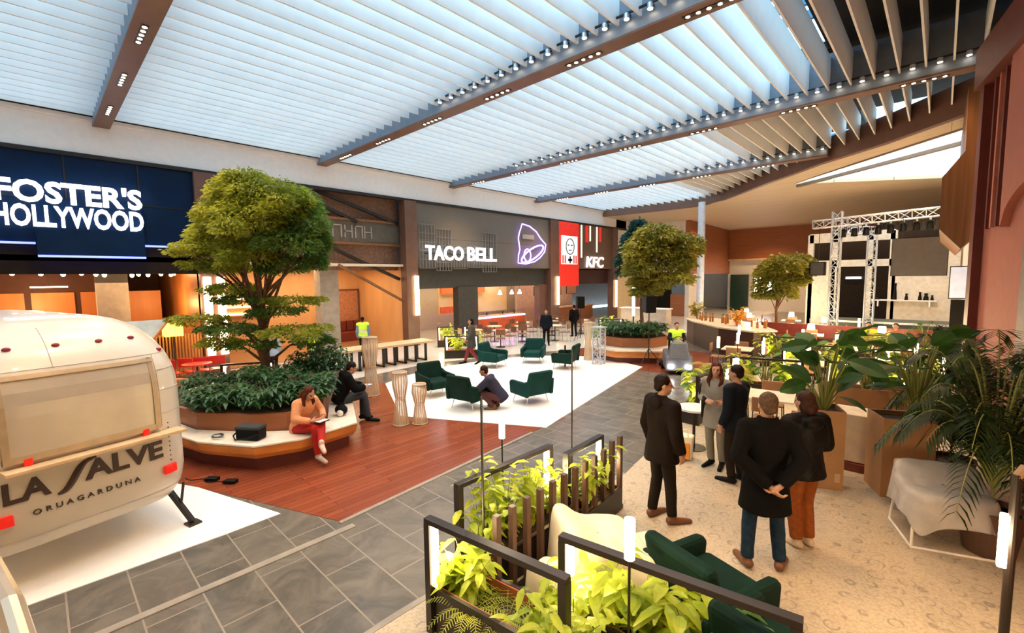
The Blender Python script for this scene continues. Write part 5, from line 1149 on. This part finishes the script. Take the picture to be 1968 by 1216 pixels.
person('person in a yellow safety vest seated on the grey cleaning machine',hx.x,hx.y,math.radians(-150),1.65,
  sit(ch=(0,.0,.42),nk=(0,.0,.62),hd=(0,.03,.77),sR=(.17,0,.57),sL=(-.17,0,.57),kR=(.16,.40,.10),aR=(.18,.42,-.30),tR=(.2,.56,-.34),kL=(-.16,.40,.10),aL=(-.18,.42,-.30),tL=(-.2,.56,-.34),eR=(.25,.12,.36),wR=(.14,.34,.36),fR=(.1,.41,.38),eL=(-.25,.12,.36),wL=(-.14,.34,.36),fL=(-.1,.41,.38)),
  dict(top=('vest',m_navyj,.02,0),trs=m_navyj),z=.66,vox=.02,hairmat=m_hair3)
# seated guests far right
person('person in a yellow top seated far back before the stage',-1.7,19.3,math.radians(180),1.7,sit(ch=(0,.0,.42),nk=(0,.0,.62),hd=(0,.03,.77),sR=(.17,0,.57),sL=(-.17,0,.57),kR=(.12,.42,.06),aR=(.12,.42,-.36),tR=(.12,.56,-.4),kL=(-.12,.42,.06),aL=(-.12,.42,-.36),tL=(-.12,.56,-.4),eR=(.24,.1,.36),wR=(.14,.32,.34),fR=(.1,.39,.34),eL=(-.24,.1,.36),wL=(-.14,.32,.34),fL=(-.1,.39,.34)),dict(top=('shirt',M('lime_yellow_top',(.6,.6,.03),.7),.025,0)),z=.46,vox=.024,hairmat=m_hair)
person('person in a brown top seated beside the one in yellow before the stage',-1.0,19.3,math.radians(170),1.7,sit(ch=(0,.0,.42),nk=(0,.0,.62),hd=(0,.03,.77),sR=(.17,0,.57),sL=(-.17,0,.57),kR=(.12,.42,.06),aR=(.12,.42,-.36),tR=(.12,.56,-.4),kL=(-.12,.42,.06),aL=(-.12,.42,-.36),tL=(-.12,.56,-.4),eR=(.24,.1,.36),wR=(.14,.32,.34),fR=(.1,.39,.34),eL=(-.24,.1,.36),wL=(-.14,.32,.34),fL=(-.1,.39,.34)),dict(top=('shirt',M('brown_top',(.25,.10,.06),.7),.025,0)),z=.46,vox=.024,hairmat=m_hair)
# =============== middle and far furnishing ===============
# second planter bench with tree
def octo(c,r,n=8,a0=.2,sx=1,sy=1): return [(c[0]+sx*r*math.cos(a0+2*PI*i/n),c[1]+sy*r*math.sin(a0+2*PI*i/n)) for i in range(n)]
C2=(-8.3,15.3)
bn=thing('curved_bench','faceted timber bench ring round the second tree planter beside the loudspeaker','bench',(C2[0],C2[1],0))
o1=octo(C2,1.95);i1=octo(C2,1.3)
rg=MB(); rg.v=[(x,y,.42) for x,y in o1]+[(x,y,.42) for x,y in i1]+[(x,y,.47) for x,y in o1]+[(x,y,.47) for x,y in i1]
rg.f=[(16+i,16+(i+1)%8,24+(i+1)%8,24+i) for i in range(8)]+[(i,8+i,8+(i+1)%8,(i+1)%8) for i in range(8)]+[(i,(i+1)%8,16+(i+1)%8,16+i) for i in range(8)]+[(8+i,24+i,24+(i+1)%8,8+(i+1)%8) for i in range(8)]
obj('seat_top',rg,bpy.data.materials['cream_bench_top'],bn,w=1)
obj('front_apron',MB().prism(octo(C2,1.85),.2,.42),bpy.data.materials['orange_glow_tone_timber'],bn,w=1); obj('plinth',MB().prism(octo(C2,1.7),0,.2),m_darkred,bn,w=1)
pl=thing('tree_planter','timber planter drum holding the second tree','planter',(C2[0],C2[1],.47)); obj('wall',MB().prism(octo(C2,1.28),.47,.8),m_redtimber,pl,w=1); obj('soil',MB().prism(octo(C2,1.2),.8,.82),m_soil,pl,w=1)
for i,(x,y,r,l) in enumerate([(-8.3,14.5,.5,'in front of the second tree'),(-7.6,15.3,.5,'right of the second tree trunk'),(-8.9,15.0,.45,'left of the second tree trunk'),(-7.5,14.6,.4,'nearest the cleaning machine')]):
    bed('leafy_shrub','dark green shrub in the round planter '+l,circ(x,y,r+.15),.82,650,.62,L_shrub,.15,60+i,(x,y,.82))
T2=[(1255,452,38,22),(1290,470,48,25),(1235,480,40,28),(1265,505,60,30),(1315,480,26,20),(1225,515,28,20),(1250,540,40,18),(1290,535,35,16),(1240,560,25,10)]
px_tree('indoor_tree','olive green tree rising from the round planter left of the white column',(-7.95,15.3,.82),52.6,1230,641,T2,15000,.13,1.6,(leafmat('olive_leaf',(.14,.15,.015),(.38,.34,.04),sc=1.2),L_tree2),5,roots=.75)
T3=[(1475,500,22,22),(1500,490,30,22),(1525,480,26,14),(1540,500,18,16),(1485,525,30,18),(1515,520,26,16),(1470,545,20,12),(1500,545,24,12)]
px_tree('indoor_tree','smaller olive green tree standing behind the bar near the far store',(-6.3,21.2,.0),44.2,1412+0,0+648,[(a-82,b,c,d) for a,b,c,d in [(q[0]+0,q[1],q[2],q[3]) for q in T3]],8000,.13,2.3,(bpy.data.materials['olive_leaf'],L_tree2),6,roots=.7) if 0 else None
B3=(-5.0,21.6,.0)
px_tree('indoor_tree','smaller olive green tree standing behind the bar near the far store',B3,45.5,1492,640,T3,9000,.13,2.0,(bpy.data.materials['olive_leaf'],L_tree2),6,roots=.7)
px_tree('indoor_tree','blue green conifer behind the olive tree near the end of the fascia',(-13.0,24.5,0),32.7,1222,621,[(1222,430,12,14),(1215,450,18,14),(1212,470,22,14),(1210,492,24,16),(1212,512,24,14)],6000,.2,4.6,(leafmat('blue_green_needle',(.015,.06,.05),(.05,.14,.10)),L_tree2),8,roots=.9)
# long timber table
lt=thing('long_table','long pale timber communal table on dark legs','table',(-13.8,8.1,0))
obj('tabletop',MB().prism([(-14.25,6.45),(-13.4,6.25),(-13.3,9.9),(-14.15,10.0)],.66,.73),m_lightwood,lt,w=1,bev=.01)
for i in range(8):
    y=6.6+.43*i+ (0); obj('leg',MB().box(-13.55,-13.48,y,y+.07,0,.66).box(-14.1,-14.03,y,y+.07,0,.66).box(-14.1,-13.48,y,y+.07,.0,.05),m_black,lt,w=1)
# bentwood slat lanterns
def slat_lantern(label,x,y,h,r,wz):
    t=thing('slatted_lantern',label,'lantern',(x,y,0)); pr=[(r,.02),(r*.8,h*.25),(r*.62,h*.5),(r*.85,h*.68),(r,h*.8),(r*.9,h)]
    for k,(a,b) in enumerate(((0,0),)):
        s=MB()
        for i in range(16):
            an=2*PI*i/16; s.tube([(q*math.cos(an),q*math.sin(an),z) for q,z in pr],.008,5)
        obj('slats',s,m_lightwood,t)
    rg=MB()
    for q,z in (pr[0],pr[2],pr[-1]): obj('hoop',MB().tube([(q*math.cos(a),q*math.sin(a),z) for a in [2*PI*i/20 for i in range(21)]],.012,5),m_lightwood,t)
    obj('shade',MB().lathe([(q*.93,z) for q,z in pr],(0,0,0),20),M('milky_shade_'+wz,(.85,.75,.6),.4,alpha=.45),t,smooth=True)
slat_lantern('tallest slatted timber lantern, standing at the end of the long table',-10.45,5.75,1.5,.20,'tall')
slat_lantern('middle sized slatted timber lantern at the corner of the white platform',-7.85,4.95,1.08,.155,'mid')
slat_lantern('smallest slatted timber lantern, right of the middle sized one',-7.62,5.25,.82,.15,'small')
slat_lantern('pale glowing slatted lantern near the far corner of the white platform',-9.0,13.4,1.35,.16,'far')
# cafe furniture prototypes
m_seatw=M('brown_cafe_seat',(.20,.08,.035),.5); m_mint=M('pale_green_metal',(.35,.42,.28),.4); m_ctop=M('cream_table_top',(.72,.60,.44),.4)
def table(label,x,y,r=.35,h=.74,mat=None,group=None,square=False,rz=0):
    t=thing('cafe_table',label,'table',(x,y,0),rz,group); obj('tabletop',MB().box(-r,r,-r,r,h-.03,h) if square else MB().cyl((0,0,h-.03),(0,0,h),r,n=24),mat or m_ctop,t)
    obj('pole',MB().cyl((0,0,.02),(0,0,h-.03),.025,n=8),m_black,t); obj('base',MB().cyl((0,0,0),(0,0,.02),.2,n=20),m_black,t); return t
def chair(label,x,y,rz,mat,fr,group):
    t=thing('cafe_chair',label,'chair',(x,y,0),rz,group); obj('seat',MB().box(-.2,.2,-.2,.2,.43,.46),mat,t,bev=.01); obj('backrest',MB().box(-.2,.2,-.22,-.19,.6,.85),mat,t,bev=.01)
    for sx in(-1,1):
        for sy in(-1,1): obj('leg',MB().cyl((sx*.18,sy*.18,.43 if sy>0 else .62),(sx*.2,sy*.2,0),.011,n=6),fr,t)
    return t
used=None;R=random.Random(11)
TT=[(-14.6,13.0),(-13.6,13.6),(-15.0,14.6),(-14.0,15.4),(-13.0,16.6),(-15.2,16.8),(-14.3,18.0),(-13.6,19.6),(-15.3,19.3)]
tp=None;cp_=None
for i,(x,y) in enumerate(TT):
    lab='small cafe table in the cluster before the orange counter'
    if tp is None: tp=table(lab,x,y,group='cafe tables before the orange counter')
    else: dup(tp,(x,y,0))
    for a in (0.4,2.5,4.5):
        lab='brown cafe chair on thin pale legs in the cluster before the orange counter'
        cx,cy=x+.5*math.cos(a+i),y+.5*math.sin(a+i)
        if cp_ is None: cp_=chair(lab,cx,cy,a+i+PI/2,m_seatw,m_mint,'cafe chairs before the orange counter')
        else: dup(cp_,(cx,cy,0),a+i+PI/2)
# planters and glowing corners on the left side
def lamp_table(label,x,y,z,s=.11,lit=True,group=None,es=5):
    t=thing('table_lamp',label,'lamp',(x,y,z),0,group); obj('base',MB().cyl((0,0,0),(0,0,.015),.06,n=12),m_black,t); obj('pole',MB().cyl((0,0,.015),(0,0,.2),.008,n=6),m_black,t)
    obj('lamp_shade',MB().lathe([(s,.18),(s*.8,.18+s*1.6)],(0,0,0),14),m_shade,t); return t
m_shade=M('lit_cream_shade',(1,.85,.6),es=2.2,ec=(1,.80,.50)); L_orange=leafmat('orange_leaf',(.45,.10,.02),(.75,.40,.05),sc=6)
planter_unit('orange glowing framed planter with flowers right of the red cafe chairs',(-12.6,3.0),(-12.1,4.0),.4,.95,1,(0,1),boxh=.3)
plant('stem','orange and yellow flowering plant in the planter left of the big tree',-12.6,3.5,.25,.6,L_orange,301,ls=.15,k=16,spread=.35)
plant('stem','yellow green plant beside the orange flowers left of the big tree',-12.75,3.9,.25,.6,L_lime,302,ls=.15,k=12,spread=.3)
ob=thing('upholstered_bench','orange tan upholstered seat with lit edge behind the caravan corner','seat',(-11.5,2.0,0),.5); obj('seat',MB().box(-.5,.5,-.3,.3,0,.45),m_orangewood,ob,bev=.03); obj('backrest',MB().box(-.5,.5,.2,.32,.45,.85),m_orangewood,ob,bev=.03); obj('strip_light',MB().box(.5,.52,-.28,.28,.1,.8),m_tubef,ob)
m_redch=M('red_lacquer',(.62,.02,.015),.35)
rc=None
for i in range(5):
    x,y=-15.3+.05*i,2.2+.33*i
    if rc is None: rc=chair('bright red cafe chair in the row beside the yellow lamp',x,y,.4,m_redch,m_redch,'red cafe chairs beside the yellow lamp')
    else: dup(rc,(x,y,0),.4+.2*i)
table('red rimmed table beside the red cafe chairs',-14.6,2.9,mat=m_redch)
planter_unit('framed planter with lit leafy plants at the right end of the long table',(-13.2,10.3),(-12.4,11.2),.45,.85,1,(0,1),boxh=.3)
plant('stem','yellow green plant in the planter at the end of the long table',-13.2,10.9,.2,.75,L_lime,303,ls=.17,k=16,spread=.4); plant('stem','lime plant behind the walking person by the taco restaurant',-12.9,11.6,.0,.95,L_lime,304,ls=.18,k=16,spread=.4)
planter_unit('lit framed planter standing before the taco restaurant column',(-15.6,11.8),(-14.9,12.8),.4,.9,1,(0,1),boxh=.3)
plant('stem','yellow green plant before the taco restaurant column',-15.7,12.3,.2,.8,L_lime,305,ls=.18,k=14,spread=.4)
planter_unit('lit framed planter in front of the red chicken shop',(-12.0,18.8),(-11.2,19.6),.4,.9,1,(0,1),boxh=.3)
plant('stem','lime green plant in the planter before the chicken shop',-11.9,19.3,.2,.8,L_lime,306,ls=.2,k=14,spread=.45)
plant('stem','lime green plant in front of the red chicken shop glass, left of the round bench',-10.9,16.9,.0,1.0,L_lime,307,ls=.2,k=14,spread=.45)
# loudspeaker on stand and lattice tower
def spk(label,x,y,h):
    t=thing('speaker_stand','black tripod stand under the '+label,'stand',(x,y,0)); obj('pole',MB().cyl((0,0,.1),(0,0,h),.02,n=8),m_black,t)
    for i in range(3):
        a=2*PI*i/3+.4; obj('leg',MB().cyl((0,0,.55),(.45*math.cos(a),.45*math.sin(a),.01),.013,n=6),m_black,t)
    s=thing('loudspeaker',label[0].upper()*0+label,'loudspeaker',(x,y,h),-.7); obj('cabinet',MB().box(-.19,.19,-.17,.17,0,.56),m_blk2,s,bev=.02); obj('grille',MB().box(-.16,.16,-.18,-.17,.03,.53),bpy.data.materials['dark_grille'],s)
spk('black loudspeaker in front of the second tree planter',-7.0,14.0,1.75); spk('smaller black loudspeaker before the chicken shop counter',-12.2,17.5,1.5)
lt_=thing('lattice_stand','short silver lattice stand beside the round bench','stand',(-8.3,13.0,0)); obj('frame',truss((-8.3,13.0,0),(-8.3,13.0,1.25),.30,.2),m_tr,lt_,w=1); obj('top_plate',MB().box(-8.5,-8.1,12.8,13.2,1.25,1.28),m_tr,lt_,w=1)
ex=thing('barrier_post','thin dark post at the far corner of the white platform','post',(-8.9,11.9,0)); obj('post',MB().cyl((0,0,0),(0,0,.72),.03,n=10),m_black,ex)
# bar area
m_bar=M('dark_bar_front',(.05,.018,.012),.4); br=thing('bar_counter','dark bar with pale worktop beside the white column','bar',(-6.5,18.5,0))
BP=[(-8.3,20.3),(-7.6,19.3),(-6.0,17.6),(-4.6,16.9),(-4.1,17.6),(-5.4,19.8),(-7.2,21.0)]
obj('front',MB().prism(BP,0,.98),m_bar,br,w=1); obj('worktop',MB().prism(shift(BP,-.1,(-6.2,19)),.98,1.03),m_ctop,br,w=1)
m_amber=M('amber_bottle',(.35,.14,.03),.15); bo=None
for i in range(22):
    x=-7.9+R.uniform(0,3.4);y=20.1-(x+7.9)*.75+R.uniform(-.1,.5)
    if bo is None:
        bo=thing('bottle','bottle standing among others on the dark bar','bottle',(x,y,1.03),0,'bottles on the dark bar'); obj('glass_body',MB().lathe([(.04,0),(.04,.2),(.015,.25),(.015,.32)],(0,0,0),10),m_amber,bo); obj('stopper',MB().cyl((0,0,.32),(0,0,.35),.017,n=8),m_black,bo)
    else: dup(bo,(x,y,1.03))
plant('stem','yellow and orange flower arrangement on the bar',-5.6,18.4,1.03,.75,leafmat('yellow_petal',(.8,.6,.02),(.9,.25,.05),sc=9),310,ls=.16,k=14,spread=.35)
plant('stem','golden leaf arrangement beside the white column',-8.0,20.6,1.03,.8,L_gold,311,ls=.2,k=14,spread=.45)
wc=thing('reception_counter','pale stone counter standing behind the round planter','counter',(-10.6,20.8,0)); obj('front',MB().box(-1.2,1.2,-.3,.3,0,1.35),M('pale_stone',(.5,.42,.34),.5),wc); obj('worktop',MB().box(-1.25,1.25,-.35,.35,1.35,1.4),m_whitep,wc)
for i,(x,z,h) in enumerate(((-11.4,0,2.6),)):
    t=thing('tube_lamp','tall glowing white tube standing right of the olive tree','lamp',(-9.9,18.3,1.2)); obj('tube',MB().cyl((0,0,0),(0,0,1.3),.06,n=12),m_tubef,t); obj('pole',MB().cyl((0,0,-1.2),(0,0,0),.03,n=8),m_black,t)
# dining terrace
U=[((-3.35,8.8),(-3.25,10.2),'beside the person in grey'),((-3.6,11.5),(-2.2,11.9),'behind the person in navy'),((-1.8,12.2),(-.4,12.6),'behind the back trough planter'),((-3.2,14.6),(-1.7,15.0),'in the middle of the dining terrace'),((-1.2,15.0),(.2,15.4),'at the right of the dining terrace'),((-4.1,16.0),(-3.2,16.25),'beside the dark bar'),((-2.5,18.2),(-.7,18.6),'before the stage guests')]
ei=0
for (a,b,l) in U:
    t=planter_unit('lit framed planter '+l,a,b,.38,1.0,1,(0,1),boxh=.36,pw=6); d=Vector((b[0]-a[0],b[1]-a[1],0));q=Vector((-d.y,d.x,0)).normalized()
    for k,f in enumerate((.2,.5,.8)):
        p=Vector((a[0],a[1],0))+d*f+q*.2; ei+=1
        plant('stem' if k!=1 else 'big',['yellow green plant left','broad leaved plant in the middle','lime plant right'][k]+' of the planter '+l,p.x,p.y,.26,.8,(L_lime,L_big,L_lime)[k],400+ei,ls=.18 if k!=1 else .32,k=13,spread=.35)
m_rattan=M('rattan_brown',(.30,.14,.06),.6)
tp=None;cp_=None;DT=[(-2.2,9.2),(-.9,11.3),(-2.4,13.3),(-.9,13.6),(-4.4,14.6),(-2.1,16.6),(-.6,16.8),(-5.4,15.4),(-3.4,19.6),(-1.4,20.0),(-6.6,23.5),(-3.5,22.9),(-5.2,25.2),(-7.6,26.5)]
for i,(x,y) in enumerate(DT):
    if i==7: continue
    if tp is None: tp=table('square cream topped dining table on the terrace among the lit planters',x,y,.4,.74,None,'cream dining tables on the terrace',True,.15)
    else: dup(tp,(x,y,0),.15)
    for a in (0,PI/2,PI,1.5*PI):
        cx,cy=x+.55*math.cos(a+.15),y+.55*math.sin(a+.15)
        if cp_ is None: cp_=chair('brown woven dining chair on the terrace among the lit planters',cx,cy,a+.15+PI/2,m_rattan,m_black,'brown dining chairs on the terrace')
        else: dup(cp_,(cx,cy,0),a+.15+PI/2)
lp=None
for i in range(len(DT)):
    x,y=DT[i]
    if i in(0,1,4,7): continue
    if lp is None: lp=lamp_table('small glowing table lamp with cream shade on a terrace dining table',x,y,.74,.13,group='table lamps on the terrace')
    else: dup(lp,(x,y,.74))
    if y>15: lamp('POINT','table_lamp_light',(x,y,1.25),80,(1,.72,.42),.12)
for i,(x,y,l) in enumerate([(-4.25,12.5,'leftmost, at the terrace edge'),(-4.1,13.6,'beside the terrace edge planter'),(-4.7,15.7,'in front of the dark bar'),(-3.1,12.25,'behind the navy jacket'),(-2.9,15.6,'in the middle of the terrace'),(-2.35,12.8,'above the broad leaf plants'),(-2.85,9.45,'nearest the person in grey'),(-2.1,20.6,'farthest, before the stage'),(-.35,14.4,'at the right of the terrace')]):
    t=thing('pole_lamp','slim pole lamp with glowing tube '+l,'pole lamp',(x,y,0)); obj('base',MB().cyl((0,0,0),(0,0,.012),.1,n=16),m_black,t); obj('pole',MB().cyl((0,0,.012),(0,0,1.02),.01,n=6),m_black,t); obj('tube_light',MB().cyl((0,0,1.02),(0,0,1.32),.036,n=12),m_tube,t)
plant('palm','pale feathery palm behind the person in grey, over the terrace edge',-3.6,10.9,.2,1.2,L_gold,320,ls=.2,k=16,spread=.9,name='palm')
t=thing('palm_pot','dark pot of the pale feathery palm at the terrace edge','pot',(-3.6,10.9,0)); obj('pot',MB().lathe([(.16,0),(.2,.3),(.18,.3),(.17,.25)],(0,0,0),20),bpy.data.materials['dark_clay'],t)
plant('palm','small green palm below the dark screen by the stage',-.3,19.9,.3,1.9,L_big,321,ls=.25,k=14,spread=.75,name='palm')
t=thing('palm_pot','pot of the small palm by the stage','pot',(-.3,19.9,0)); obj('pot',MB().lathe([(.16,0),(.2,.38),(.18,.38),(.17,.3)],(0,0,0),20),bpy.data.materials['dark_clay'],t)
bs=thing('banquette','long dark red banquette row before the stage','bench',(-3,21,0)); obj('seat',MB().box(-5.5,.3,20.9,21.35,0,.45),m_bar,bs,w=1); obj('backrest',MB().box(-5.5,.3,21.3,21.42,.45,.95),bpy.data.materials['dark_red_leather'],bs,w=1)
stg=thing('stage_platform','low dark stage platform beneath the screen','stage',(-1.5,24.5,0)); obj('deck',MB().box(-3.8,.4,24.4,26.4,.0,.9),M('dark_green_grey_stage',(.06,.075,.06),.6),stg,w=1); obj('edge_trim',MB().box(-3.82,.42,24.36,24.4,.84,.92),m_alu,stg,w=1)
# small things round the seated people
bg=thing('camera_bag','black equipment bag on the cream bench left of the seated person','bag',(-7.82,2.2,.46),.6)
obj('body',MB().box(-.2,.2,-.11,.11,0,.2),m_blk2,bg,bev=.035); obj('flap',MB().box(-.205,.205,-.115,.115,.17,.225),M('charcoal_fabric',(.03,.03,.03),.9),bg,bev=.02); obj('strap',MB().tube([(-.2,0,.15),(-.28,-.05,.05),(-.15,-.16,.03),(.05,-.17,.06),(.2,-.12,.12)],.012,6),m_blk2,bg)
cb_=thing('cable_coil','loose coil of dark cable lying on the bench left of the black bag','cable',(-8.35,1.85,.46)); obj('coil',MB().tube([((.10+.01*math.sin(i))*math.cos(i*.5)+.003*i,(.07)*math.sin(i*.5),.008+.0012*i) for i in range(44)],.006,5),M('grey_cable',(.10,.10,.09),.6),cb_)
b2=thing('helmet_bag','black and white bag on the bench beside the seated person in black','bag',(-7.95,3.75,.46),.3); obj('body',MB().ell((0,0,.10),(.13,.10,.10),14,9),m_blk2,b2,smooth=True); obj('white_pouch',MB().ell((.05,-.08,.06),(.07,.05,.06),12,8),m_whitep,b2,smooth=True); obj('strap',MB().tube([(-.1,0,.15),(-.06,.0,.22),(.06,0,.22),(.1,0,.15)],.012,6),m_blk2,b2)
for i,(x,y) in enumerate(((-7.72,1.62),(-7.42,1.78))):
    t=thing('power_adapter','small black power box on the timber floor, %s of two below the black bag'%['left','right'][i],'adapter',(x,y,.006),.7); obj('case',MB().box(-.09,.09,-.05,.05,0,.05),m_blk2,t,bev=.01); obj('cable',MB().tube([(-.09,0,.02),(-.2,.03,.008),(-.32,-.02,.008),(-.45,.04,.008)],.006,5),m_blk2,t)
sb=table('small white topped side table behind the person in the short jacket',-2.95,7.6,.28,.72,m_whitep)
sk_=thing('carrier_bag','white and orange carrier bag standing by the small white table','bag',(-2.92,7.05,.01),.3)
obj('bag_body',MB().add([(-.15,-.09,0),(.15,-.09,0),(.15,.09,0),(-.15,.09,0),(-.18,-.11,.36),(.17,-.12,.40),(.18,.11,.37),(-.16,.12,.41)],[(0,3,2,1),(4,5,6,7),(0,1,5,4),(1,2,6,5),(2,3,7,6),(3,0,4,7)]),m_cloth,sk_,bev=.02); obj('orange_panel',MB().box(-.11,.12,-.125,-.10,.03,.28),M('bright_orange',(.75,.25,.02),.5),sk_)
obj('handles',MB().tube([(-.1,-.1,.38),(-.08,-.1,.5),(.08,-.1,.5),(.1,-.1,.38)],.008,6),m_cloth,sk_)
